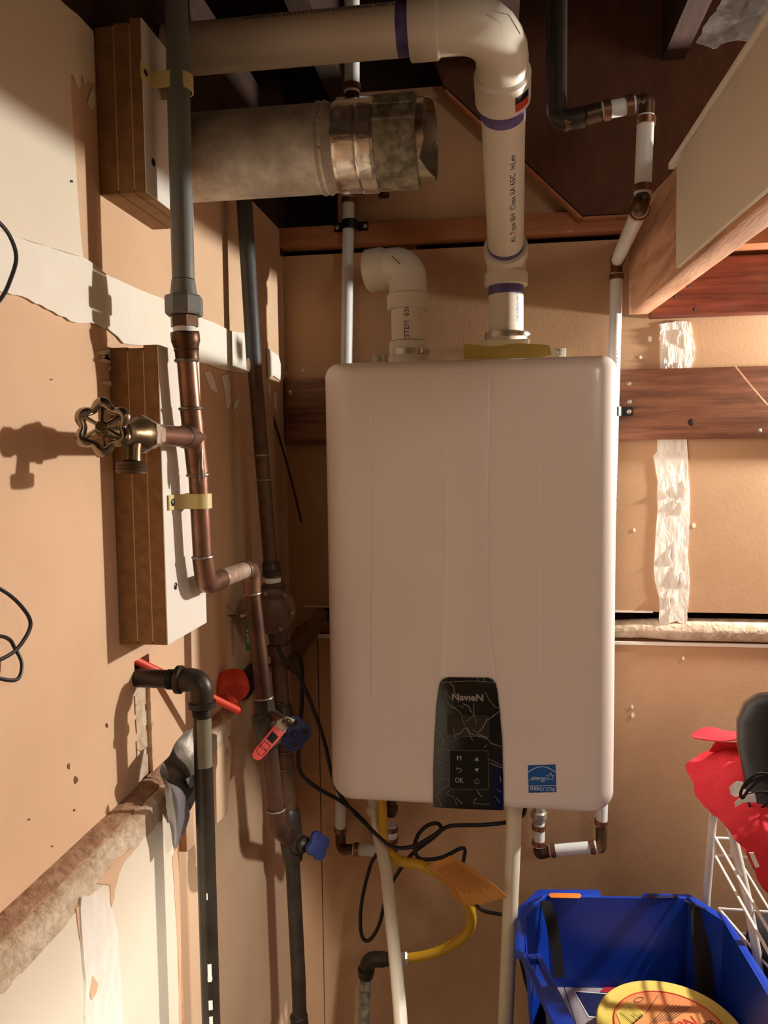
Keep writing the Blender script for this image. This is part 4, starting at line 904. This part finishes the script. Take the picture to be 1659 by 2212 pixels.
# ------------------------------------------------------------------ cables
solo('power_cable',MB().tube(smooth_path([at(600,1395,Y=1.12),at(612,1420,Y=1.14),at(640,1450,Y=1.20),at(672,1520,Y=1.26),at(700,1600,Y=1.32),at(722,1690,Y=1.36),at(750,1738,Y=1.36),at(795,1785,Y=1.33),at(845,1828,Y=1.31),at(890,1829,Y=1.30),at(925,1812,Y=1.31),at(952,1792,Y=1.33),at(945,1779,Y=1.35),at(922,1784,Y=1.35),at(902,1806,Y=1.34),at(896,1838,Y=1.32),at(912,1856,Y=1.34),at(955,1852,Y=1.37),at(1002,1832,Y=1.40),at(1000,1870,Y=1.42),at(1006,1920,Y=1.44),at(1040,1965,Y=1.44),at(1100,1985,Y=1.42),at(1122,2060,Y=1.42),at(1145,2150,Y=1.44),at(1180,2200,Y=1.46),at(1220,2220,Y=1.47)]),.0036,10),M['rubber'],'black power cable from corner pipe looping under the heater to the right','cable')
solo('power_cable',MB().tube(smooth_path([at(640,1408,Y=1.25),at(652,1440,Y=1.26),at(652,1520,Y=1.28),at(645,1620,Y=1.28),at(650,1670,Y=1.27),at(690,1705,Y=1.28),at(740,1733,Y=1.33),at(790,1778,Y=1.36),at(818,1830,Y=1.38),at(800,1870,Y=1.40),at(781,1950,Y=1.40),at(780,2015,Y=1.40),at(795,2032,Y=1.39),at(818,2000,Y=1.38),at(836,1930,Y=1.37),at(860,1885,Y=1.36),at(890,1845,Y=1.35),at(935,1810,Y=1.345),at(970,1785,Y=1.34),at(1040,1782,Y=1.34),at(1095,1776,Y=1.35),at(1128,1762,Y=1.37),at(1135,1745,Y=1.38)]),.0036,10),M['rubber'],'black power cable hanging in a long loop below the heater','cable')
solo('wire_end',MB().tube(smooth_path([at(562,430,Y=1.40),at(570,540,Y=1.42),at(577,640,Y=1.42),at(572,720,Y=1.42),at(577,800,Y=1.42),at(585,880,Y=1.43),at(605,950,Y=1.44),at(630,1040,Y=1.45),at(651,1128,Y=1.46)]),.0026,8),M['brownw'],'thin brown wire dangling in the room corner left of the heater','wire')
solo('loose_cable',MB().tube(smooth_path([at(-60,440,X=-.405),at(-5,478,X=-.40),at(22,512,X=-.398),at(35,555,X=-.397),at(24,600,X=-.398),at(0,648,X=-.40),at(-50,690,X=-.405)]),.0017,8),M['rubber'],'thin black cable bulging in at the left edge beside white compound','cable')
solo('loose_cable',MB().tube(smooth_path([at(-60,1250,X=-.405),at(0,1272,X=-.40),at(42,1305,X=-.398),at(66,1345,X=-.397),at(50,1385,X=-.397),at(20,1415,X=-.399),at(-30,1432,X=-.40),at(-60,1405,X=-.402),at(-10,1376,X=-.403),at(18,1380,X=-.406),at(32,1400,X=-.407),at(47,1432,X=-.404),at(40,1465,X=-.402),at(10,1468,X=-.402),at(-50,1450,X=-.405)]),.0017,8),M['rubber'],'thin black cable curled in loops at the left edge, lower down','cable')
# ------------------------------------------------------------------ gas hose with tag
gh=thing('gas_hose','yellow coated flexible gas hose curving down from under the heater','hose')
pth=smooth_path([V((at(826,1748,Y=1.36).x,1.36,zb-.025)),at(827,1790,Y=1.35),at(834,1830,Y=1.34),at(860,1858,Y=1.33),at(905,1868,Y=1.32),at(950,1888,Y=1.32),at(995,1930,Y=1.34),at(1018,1975,Y=1.37),at(1010,2015,Y=1.39),at(965,2048,Y=1.40),at(920,2064,Y=1.40),at(882,2070,Y=1.40)],8)
part('hose',MB().tube(pth,.0088,16,radii=[.0088+(.0005 if i%2 else 0) for i in range(len(pth))]),M['yellow'],gh)
part('top_nut',MB().lathe(pth[0]+V((0,0,.008)),(0,0,-1),[(0,.0135),(.018,.0135),(.020,.011),(.032,.0105)],6),M['brass'],gh)
pe=pth[-1];nd=(pe-pth[-3]).normalized()
part('end_nut',MB().lathe(pe,nd,[(0,.0105),(.003,.0135),(.018,.0135)],6),M['steel'],gh)
ib=thing('iron_gas_pipe','short dark iron pipe and elbow feeding the yellow hose at bottom','pipe')
ea=pe+nd*.014;eb=at(800,2072,Y=1.40)
part('reducer',MB().lathe(ea,(eb-ea),[(0,.0155),(.016,.0155),(.017,.013),(.05,.013)],16),M['iron'],ib)
part('elbow',MB().tube([ea.lerp(eb,.55),eb+V((-.006,0,0)),at(790,2110,Y=1.40)],.0145,18,fil=.02),M['iron'],ib)
part('elbow_bead',MB().lathe(at(791,2092,Y=1.40),(-.05,0,-1),[(0,.0165),(.008,.0165),(.009,.0145)],18),M['iron'],ib)
p2=at(786,2212,Y=1.40)
part('pipe',MB().tube([at(790,2095,Y=1.40),p2,V((p2.x-.003,1.40,-H))],.0112,18),M['galv2'],ib)
tgp=thing('warning_tag','creased orange paper warning tag hung on the yellow hose','tag')
part('paper',MB().sheet([[at(918,1872,Y=1.305),at(945,1860,Y=1.30),at(972,1848,Y=1.295)],[at(975,1910,Y=1.30),at(1010,1895,Y=1.29),at(1035,1885,Y=1.285)],[at(1005,1955,Y=1.29),at(1050,1950,Y=1.28),at(1098,1938,Y=1.27)]],6,.0006,.0008,2),M['tag'],tgp)
part('paper_fold',MB().sheet([[at(924,1880,Y=1.312),at(960,1905,Y=1.31),at(990,1950,Y=1.31)],[at(935,1872,Y=1.308),at(980,1905,Y=1.305),at(1030,1962,Y=1.30)]],5,.0006,.0006,8),M['tag'],tgp)
random.seed(8)
def tagp(u,v): 
    x0,y0=972+(1098-972)*u,1848+(1938-1848)*u;x1,y1=922+(1010-922)*u,1871+(1953-1871)*u
    return at(x0+(x1-x0)*v,y0+(y1-y0)*v,Y=1.289-.024*u)
for i in range(8):
    v=.10+.1*i;part('printed_line',MB().obox(tagp(.12,v),tagp(.80-.03*(i%3),v),.0004,.0011),M['tagink'],tgp,flat=True)
# ------------------------------------------------------------------ blue crate
zc=-.80;zd=-H+.001
bc_=thing('blue_crate','open blue plastic crate with black straps standing below the heater','crate')
top=[V((.046,1.262,zc)),V((.052,1.318,zc)),V((.090,1.372,zc)),V((.205,1.375,zc)),V((.350,1.402,zc)),V((.395,1.335,zc)),V((.405,1.26,zc)),V((.405,.86,zc)),V((.37,.80,zc)),V((.12,.80,zc)),V((.072,.86,zc))]
top=[V((.046,1.20,zc)),V((.050,1.306,zc)),V((.088,1.372,zc)),V((.345,1.398,zc)),V((.388,1.335,zc)),V((.405,1.10,zc)),V((.415,.82,zc)),V((.385,.77,zc)),V((.145,.77,zc)),V((.105,.82,zc)),V((.072,1.05,zc))]
cen=V((.235,1.08,zc))
bot=[cen+(p-cen)*.86+V((0,0,zd-zc)) for p in top]
n=len(top)
def wallmb(i):
    a,b=top[i],top[(i+1)%n];c,d2=bot[(i+1)%n],bot[i];inn=lambda p,z:p+(V((cen.x,cen.y,p.z))-p).normalized()*.004
    vs=[a,b,c,d2,inn(a,0),inn(b,0),inn(c,0),inn(d2,0)]
    return MB().add(vs,[(0,1,2,3),(7,6,5,4),(0,4,5,1),(1,5,6,2),(2,6,7,3),(3,7,4,0)])
shell_=MB()
for i in range(n):
    if i==10: continue
    w_=wallmb(i);shell_.add(w_.v,w_.f)
a,b=top[10],top[0]
part('crate_wall',shell_,M['blue'],bc_)
part('crate_base',MB().prism(bot,(0,0,.005)),M['blue'],bc_)
# rim pieces : a flange around the top
def rimseg(pts,w_=.022,h=.016,dz=0,name='rim'):
    mb=MB();P=[p+V((0,0,dz)) for p in pts];o=[p+(p-V((cen.x,cen.y,p.z))).normalized()*w_ for p in P];vs=[];fs=[]
    for p,q_ in zip(P,o): vs+=[p,q_,p-V((0,0,h)),q_-V((0,0,h))]
    for i in range(len(P)-1):
        a=4*i;b=a+4;fs+=[(a,a+1,b+1,b),(a+1,a+3,b+3,b+1),(a+3,a+2,b+2,b+3),(a+2,a,b,b+2)]
    fs+=[(0,2,3,1),(len(P)*4-4,len(P)*4-3,len(P)*4-1,len(P)*4-2)]
    return part(name,mb.add(vs,fs),M['blue'],bc_,bevel=.002)
bl,brr=top[2],top[3]
rimseg([top[0]+V((.004,-.0,0)),top[1],top[2],bl.lerp(brr,.40)],.024)
rimseg([bl.lerp(brr,.40),bl.lerp(brr,.48),bl.lerp(brr,.60),bl.lerp(brr,.68)],.020,.014,-.010)
rimseg([bl.lerp(brr,.68),brr,top[4],top[5],top[6],top[7],top[8],top[9]],.014)
# flap hinge piece standing open on the left
f0=at(1123,2053,Z=zc+.0);f1=at(1148,2035,Z=zc);
fl0=at(1126,2062,Z=zc+.01);fl1=at(1252,2330,Z=zc+.01)
dd=(fl1-fl0).normalized();pr=V((dd.y,-dd.x,0)).normalized()
if pr.x<0: pr=-pr
def frame_panel(p,dd,pr,L,w_,m,s0_,s1_,th=.012):
    mb=MB()
    def b(a0,a1,c0,c1): 
        mb.prism([p+dd*a0+pr*c0,p+dd*a1+pr*c0,p+dd*a1+pr*c1,p+dd*a0+pr*c1],(0,0,-th))
    b(0,s1_,0,w_*.28);b(0,s1_,w_*.72,w_);b(0,s0_,w_*.28,w_*.72);b(s1_,L,0,w_)
    return mb
part('side_flap',frame_panel(fl0,dd,pr,.46,.031,None,.012,.075),M['blue'],bc_,'folded side flap with slot',bevel=.0018)
hf=thing
part('orange_grip',MB().prism([at(1190,1930,Z=zc+.002),at(1252,1931,Z=zc+.002),at(1256,1936,Z=zc+.002),at(1252,1941,Z=zc+.002),at(1190,1940,Z=zc+.002),at(1184,1934,Z=zc+.002)],(0,0,.0014)),M['orangeg'],bc_,'orange grip insert',bevel=.0006)
for pl in ([(1262,1938)]*0,): pass
def slot(px,z=zc+.001): part('rim_slot',MB().prism([at(x,y,Z=z) for x,y in px],(0,0,.0006)),M['boxb'],bc_,'dark slot in the rim',flat=True)
slot([(1398,1934),(1464,1935),(1467,1940),(1398,1941)]);slot([(1478,1943),(1528,1963),(1526,1966),(1478,1947)]);slot([(1142,1950),(1170,1936),(1172,1938),(1144,1953)])
for rows in ([(1166,1946,1190,1946,1.352),(1178,1990,1204,1990,1.335),(1189,2050,1213,2050,1.315),(1196,2112,1220,2112,1.295)],[(1490,1948,1524,1962,1.375),(1494,2020,1531,2026,1.355),(1500,2090,1538,2096,1.335),(1506,2170,1545,2176,1.315)]):
    part('webbing_strap',MB().sheet([[at(a,b,Y=y),at((a+c)/2,(b+d_)/2,Y=y),at(c,d_,Y=y)] for a,b,c,d_,y in rows],4,.0015),M['web'],bc_,'black webbing strap')
# box in the crate
zx=-.96
bx=thing('printed_box','grey and navy printed cardboard box lying inside the blue crate','box')
q0=at(1196,2096,Z=zx);q1=at(1380,2114,Z=zx)
ux=(q1-q0).normalized();uy=(at(1232,2212,Z=zx)-q0).normalized();uy=(uy-uy.dot(ux)*ux).normalized()
BP=lambda a,b,z=0: q0+ux*a+uy*b+V((0,0,z))
part('carton',MB().prism([BP(0,0,-.16),BP(.225,0,-.16),BP(.225,.33,-.16),BP(0,.33,-.16)],(0,0,.16)),M['boxg'],bx,bevel=.001)
def bp(name,pts,m,z=.0006): return part(name,MB().prism([BP(a,b,z) for a,b in pts],(0,0,.0004)),M[m],bx,flat=True)
bp('white_border',[(.032,.052),(.222,.045),(.222,.115),(.052,.115)],'white')
bp('navy_panel',[(.035,.055),(.222,.048),(.222,.112),(.054,.112)],'boxb',.0012)
bp('red_flash',[(.092,.030),(.222,.026),(.222,.046),(.078,.049)],'boxr',.0014)
bp('navy_flash',[(.112,.020),(.222,.016),(.222,.029),(.104,.031)],'boxb',.0016)
random.seed(6)
for k in range(16):
    x=.02+.013*k;bp('ray_stripe',[(x,.002),(x+.003,.002),(.12+(x-.12)*.45+.0012,.028),(.12+(x-.12)*.45,.028)],'boxb' if k%2 else 'web',.0007)
part('printed_text',text_plane('TOLERANCE',.012,BP(.150,.038,.0022),-ux,uy),M['white'],bx,flat=True)
for a_,b_ in (((.012,.012),(.040,.20)),((.04,.20),(.06,.215)),((.04,.215),(.06,.20))): part('fold_line',MB().obox(BP(*a_,.0008),BP(*b_,.0008),.0008,.0004),M['web'],bx,flat=True)
solo('black_folder',MB().prism([BP(-.02,.0,-.15),BP(-.014,0,-.15),BP(-.010,.32,-.15),BP(-.018,.32,-.15)],(0,0,.155)),M['web'],'thin black folder standing between the printed box and crate wall','folder')
# tub lid
zl=-.905
ld=thing('ice_cream_tub','round yellow ice cream tub with orange labelled lid lying in the crate','tub')
e_t=at(1390,2117,Z=zl);e_l=at(1288,2185,Z=zl)
# fit circle : left tangent near e_l , top near e_t
RL=.128
lc=V((.2135+.012,1.016-.012,zl))
def fitc():
    best=None
    ps=[at(x,y,Z=zl) for x,y in ((1287,2200),(1296,2162),(1330,2132),(1390,2117),(1450,2122),(1510,2142),(1560,2170),(1592,2208))]
    # least squares circle
    import numpy as np
    A_=np.array([[2*p.x,2*p.y,1] for p in ps]);b_=np.array([p.x**2+p.y**2 for p in ps]);s_,*_=np.linalg.lstsq(A_,b_,rcond=None)
    return V((s_[0],s_[1],zl)),math.sqrt(s_[2]+s_[0]**2+s_[1]**2)
lc,RL=fitc()
print('LID',lc,RL)
part('tub',MB().lathe(lc-V((0,0,.05)),(0,0,1),[(0,RL*.86),(.045,RL*.97)],56),M['lid'],ld)
part('lid',MB().lathe(lc-V((0,0,.008)),(0,0,1),[(0,RL-.002),(.001,RL),(.006,RL),(.008,RL-.002),(.0075,RL-.008),(.006,RL-.011),(.0065,RL-.02),(.0055,RL-.024)],72),M['lid'],ld)
RI=RL*.76
lab=part('lid_label',MB().lathe(lc-V((0,0,.002)),(0,0,1),[(0,RI),(.0006,RI)],64),M['lab'],ld,'orange printed label')
part('label_ring',MB().tube([lc+V((RI*math.cos(k*.0982),RI*math.sin(k*.0982),-.001)) for k in range(65)],.0011,6,cap=False),M['labr'],lab,'red ring')
def lidp(px,py): return at(px,py,Z=zl-.001)
def lquad(name,pts,m): return part(name,MB().prism([lidp(x,y)+V((0,0,.0002)) for x,y in pts],(0,0,.0004)),M[m],lab,flat=True)
lquad('barcode_ground',[(1330,2188),(1360,2162),(1392,2188),(1364,2212),(1345,2222)],'lid')
for k in range(11):
    t=k/10;x0=1341+27*t*1.0;y0=2187-0;
    a_=V((1336+t*24,2190-t*17,0));b_=V((1364+t*24,2216-t*20,0));w_=.7+ (k*37%3)*.5
    lquad('barcode_bar',[(a_.x,a_.y),(a_.x+w_,a_.y-w_*.7),(b_.x+w_,b_.y-w_*.7),(b_.x,b_.y)],'web')
tx=(lidp(1500,2190)-lidp(1470,2215)).normalized();
yd=V((0,0,1)).cross(tx)
part('printed_text',text_plane('Ice Cream',.017,lidp(1508,2225)+V((0,0,.0008)),(-.80,-.6,0),(.6,-.80,0)),M['web'],lab,flat=True)
part('printed_text',text_plane('Neapolitan',.030,lidp(1440,2232)+V((0,0,.0008)),(-.82,-.57,0),(.57,-.82,0),shear=.3),M['labr'],lab,flat=True)
for j in range(7):
    a_=lidp(1408+7*j,2205-0*j);
    x0,y0=1404+7.5*j,2212-1.2*j;x1,y1=x0+42,y0-42+2*j
    part('fine_print',MB().obox(lidp(x0,y0)+V((0,0,.0006)),lidp(x1,y1)+V((0,0,.0006)),.0010,.0003),M['sole'],lab,flat=True)
part('fine_print',MB().obox(lidp(1396,2188)+V((0,0,.0006)),lidp(1422,2150)+V((0,0,.0006)),.0012,.0003),M['sole'],lab,flat=True)
part('small_badge',MB().tube([lidp(1380+9*math.cos(k*.45)+4*math.sin(k*.45),2160-9*math.sin(k*.45)*.6) +V((0,0,.0005)) for k in range(15)],.0006,5),M['sole'],lab)
# ------------------------------------------------------------------ wire rack
rk=thing('wire_rack','white coated wire shoe rack standing in the right corner','rack')
ra=at(1540,1765,Y=1.42);rX=.392
rt=at(1560,1745,Y=1.36);fa=at(1580,1790,Y=1.30);fb=at(1612,1930,Y=1.285);fc=at(1646,2120,Y=1.27);rb=at(1525,1950,Y=1.42)
part('side_frame',MB().tube([V((rb.x-.004,1.425,-H)),rb,ra,at(1552,1735,Y=1.36),at(1568,1765,Y=1.32),fa,fb,fc,V((fc.x+.035,1.25,-H))],.0072,16,fil=.03),M['wire'],rk)
part('side_frame',MB().tube([V((1.0,1.425,-H)),V((1.0,1.42,ra.z+.03)),V((1.0,1.2,ra.z+.03)),V((1.0,1.12,-H))],.0072,12,fil=.03),M['wire'],rk)
za=at(1546,1810,Y=1.41).z;zb2=at(1545,1848,Y=1.41).z
def wire(a,b,r=.0026): part('shelf_wire',MB().cyl(a,b,r,8),M['wire'],rk)
for z_ in (za,zb2):
    wire((.392,1.41,z_),(.392,1.13,z_));wire((.392,1.41,z_),(.99,1.41,z_));wire((.392,1.13,z_),(.99,1.13,z_))
for x_ in (.392,.42,.55,.7,.85,.985): wire((x_,1.41,za),(x_,1.41,zb2),.002);wire((x_,1.13,za),(x_,1.13,zb2),.002)
wire((.43,1.41,zb2),(.43,1.13,zb2),.002)
z3=at(1540,1962,Y=1.41).z
for z_ in (z3,z3-.045):
    wire((.40,1.41,z_),(.99,1.41,z_));wire((.432,1.25,z_),(.99,1.25,z_));wire((.40,1.41,z_),(.434,1.25,z_))
wire((.47,1.25,z3),(.485,1.25,z3-.045),.002)
z4_=-1.0
for y_ in (1.41,1.25): wire((.44,y_,z4_),(.99,y_,z4_))
for k in range(8): wire((.45+k*.07,1.41,z4_),(.45+k*.07,1.25,z4_),.002)
# red bag draped on the rack
bg=thing('red_tote_bag','red fabric tote bag with white print draped over the wire rack','bag')
def B(px,py,Y): return at(px,py,Y=Y)
part('bag_cloth',MB().sheet([[B(1478,1652,1.36),B(1520,1622,1.38),B(1570,1612,1.36),B(1640,1612,1.33),B(1740,1600,1.30)],
 [B(1500,1695,1.30),B(1545,1668,1.28),B(1600,1655,1.25),B(1660,1660,1.24),B(1750,1660,1.22)],
 [B(1528,1745,1.25),B(1570,1722,1.22),B(1620,1722,1.20),B(1670,1730,1.18),B(1755,1740,1.16)],
 [B(1566,1785,1.18),B(1605,1790,1.16),B(1650,1800,1.14),B(1700,1815,1.13),B(1760,1830,1.12)],
 [B(1612,1848,1.13),B(1650,1868,1.12),B(1690,1890,1.11),B(1720,1900,1.10),B(1765,1910,1.10)],
 [B(1668,1940,1.11),B(1690,1955,1.10),B(1715,1965,1.10),B(1740,1970,1.10),B(1770,1975,1.10)]],6,.002,.004,3),M['bag'],bg)
part('bag_handle',MB().sheet([[B(1494,1590,1.37),B(1525,1574,1.38),B(1575,1580,1.36),B(1620,1588,1.33),B(1680,1590,1.30)],[B(1498,1596,1.33),B(1545,1602,1.31),B(1585,1600,1.29),B(1620,1598,1.28),B(1680,1600,1.26)]],6,.002,.001,4),M['bag'],bg)
part('bag_gusset',MB().sheet([[B(1545,1602,1.315),B(1590,1604,1.30),B(1660,1606,1.28)],[B(1532,1622,1.36),B(1590,1626,1.345),B(1660,1628,1.32)]],5,.002,.001,5),M['bag'],bg)
part('bag_print',MB().sheet([[B(1575,1702,1.185),B(1590,1688,1.185),B(1604,1690,1.18)],[B(1578,1715,1.185),B(1592,1708,1.18),B(1608,1704,1.178)],[B(1590,1722,1.18),B(1604,1716,1.175),B(1622,1712,1.17)]],4,.0008,.001,3),M['white'],bg,'white printed shape')
part('bag_print',MB().sheet([[B(1586,1735,1.165),B(1602,1722,1.165),B(1630,1716,1.16)],[B(1588,1744,1.165),B(1606,1734,1.163),B(1634,1734,1.16)]],4,.0008,.0008,3),M['white'],bg,'white printed shape')
part('care_tag',MB().prism([B(1618,1842,1.10),B(1628,1842,1.10),B(1641,1872,1.095),B(1632,1875,1.095)],(0,.0008,0)),M['mud'],bg,'small printed fabric tag',flat=True)
# shoes
def shoe(label,g,c,fd_,up_,L_,W_):
    t=thing('dress_shoe',label,'shoe');c=V(c);fd_=V(fd_).normalized();up_=V(up_);up_=(up_-up_.dot(fd_)*fd_).normalized();sd=fd_.cross(up_)
    prof=[(-.5,.30,.20,.22),(-.48,.62,.55,.30),(-.40,.78,.80,.38),(-.25,.80,.86,.44),(-.1,.80,.80,.42),(.05,.88,.62,.34),(.2,1.,.50,.26),(.32,1.,.42,.22),(.42,.82,.36,.2),(.48,.52,.28,.16),(.5,.2,.18,.12)]
    n=20
    def body(zs,ws,lo):
        vs=[];fs=[]
        for (t_,w_,h_,_x) in prof:
            for k in range(n):
                a=2*math.pi*k/n;x=math.cos(a)*W_/2*w_*ws;z=math.sin(a);z=(z*h_*.5+h_*.5)*L_*.30 if zs else (z*.5-.5)*.012
                if zs and z<0:z=0
                vs.append(c+fd_*t_*L_*(1.0 if zs else 1.03)+sd*x+up_*z)
        for j in range(len(prof)-1):
            for k in range(n): fs.append((j*n+k,j*n+(k+1)%n,(j+1)*n+(k+1)%n,(j+1)*n+k))
        fs+=[tuple(range(n-1,-1,-1)),tuple((len(prof)-1)*n+k for k in range(n))]
        return MB().add(vs,fs)
    part('upper',body(True,1,0),M['leather'],t,ang=80);part('sole',body(False,1.08,0),M['sole'],t,'tan welt and sole')
    for k in range(5):
        tt=.20-.06*k;h=L_*.30*(.52+.10*k*.55);p=c+fd_*tt*L_+up_*(h*.98)
        part('lace',MB().tube([p-sd*.018-up_*.003,p+up_*.003,p+sd*.018-up_*.003],.0022,8),M['web'],t)
    p=c+fd_*(-.03)*L_+up_*(L_*.30*.80)
    part('lace_bow',MB().tube(smooth_path([p,p+sd*.018+up_*.010,p+sd*.032-fd_*.02,p+sd*.022-fd_*.005,p]),.0018,8),M['web'],t)
    part('lace_bow',MB().tube(smooth_path([p,p-sd*.02+up_*.008,p-sd*.038-fd_*.012,p-sd*.028-fd_*.03,p]),.0018,8),M['web'],t)
    return t
sh=shoe('black leather lace-up shoe resting on the red bag at the right edge','',at(1682,1690,Y=1.235),(.05,.25,1),(-.40,-1,.25),.27,.112)
for pp in ([(1662,1672),(1636,1672),(1612,1690),(1600,1712),(1604,1724),(1616,1708),(1640,1686),(1662,1684)],[(1662,1676),(1640,1680),(1618,1690),(1606,1702)]): part('lace_bow',MB().tube(smooth_path([at(x,y,Y=1.105) for x,y in pp]),.0021,8),M['web'],sh)
# dark bag on lower rack
def lump(c,r,sc,seed,amp=.25,seg=28):
    mb=MB().ball((0,0,0),1,seg,(1,1,1));mb.v=[V(c)+V((v.x*sc[0],v.y*sc[1],v.z*sc[2]))*r*(1+amp*noise.noise(v*1.6+V((seed,0,0)))) for v in mb.v];return mb
solo('black_backpack',lump((.56,1.27,-.865),.1,(1.55,1.2,1.25),3),M['navy'],'lumpy black fabric bag stuffed on the lower shelf of the rack','bag')
finish()
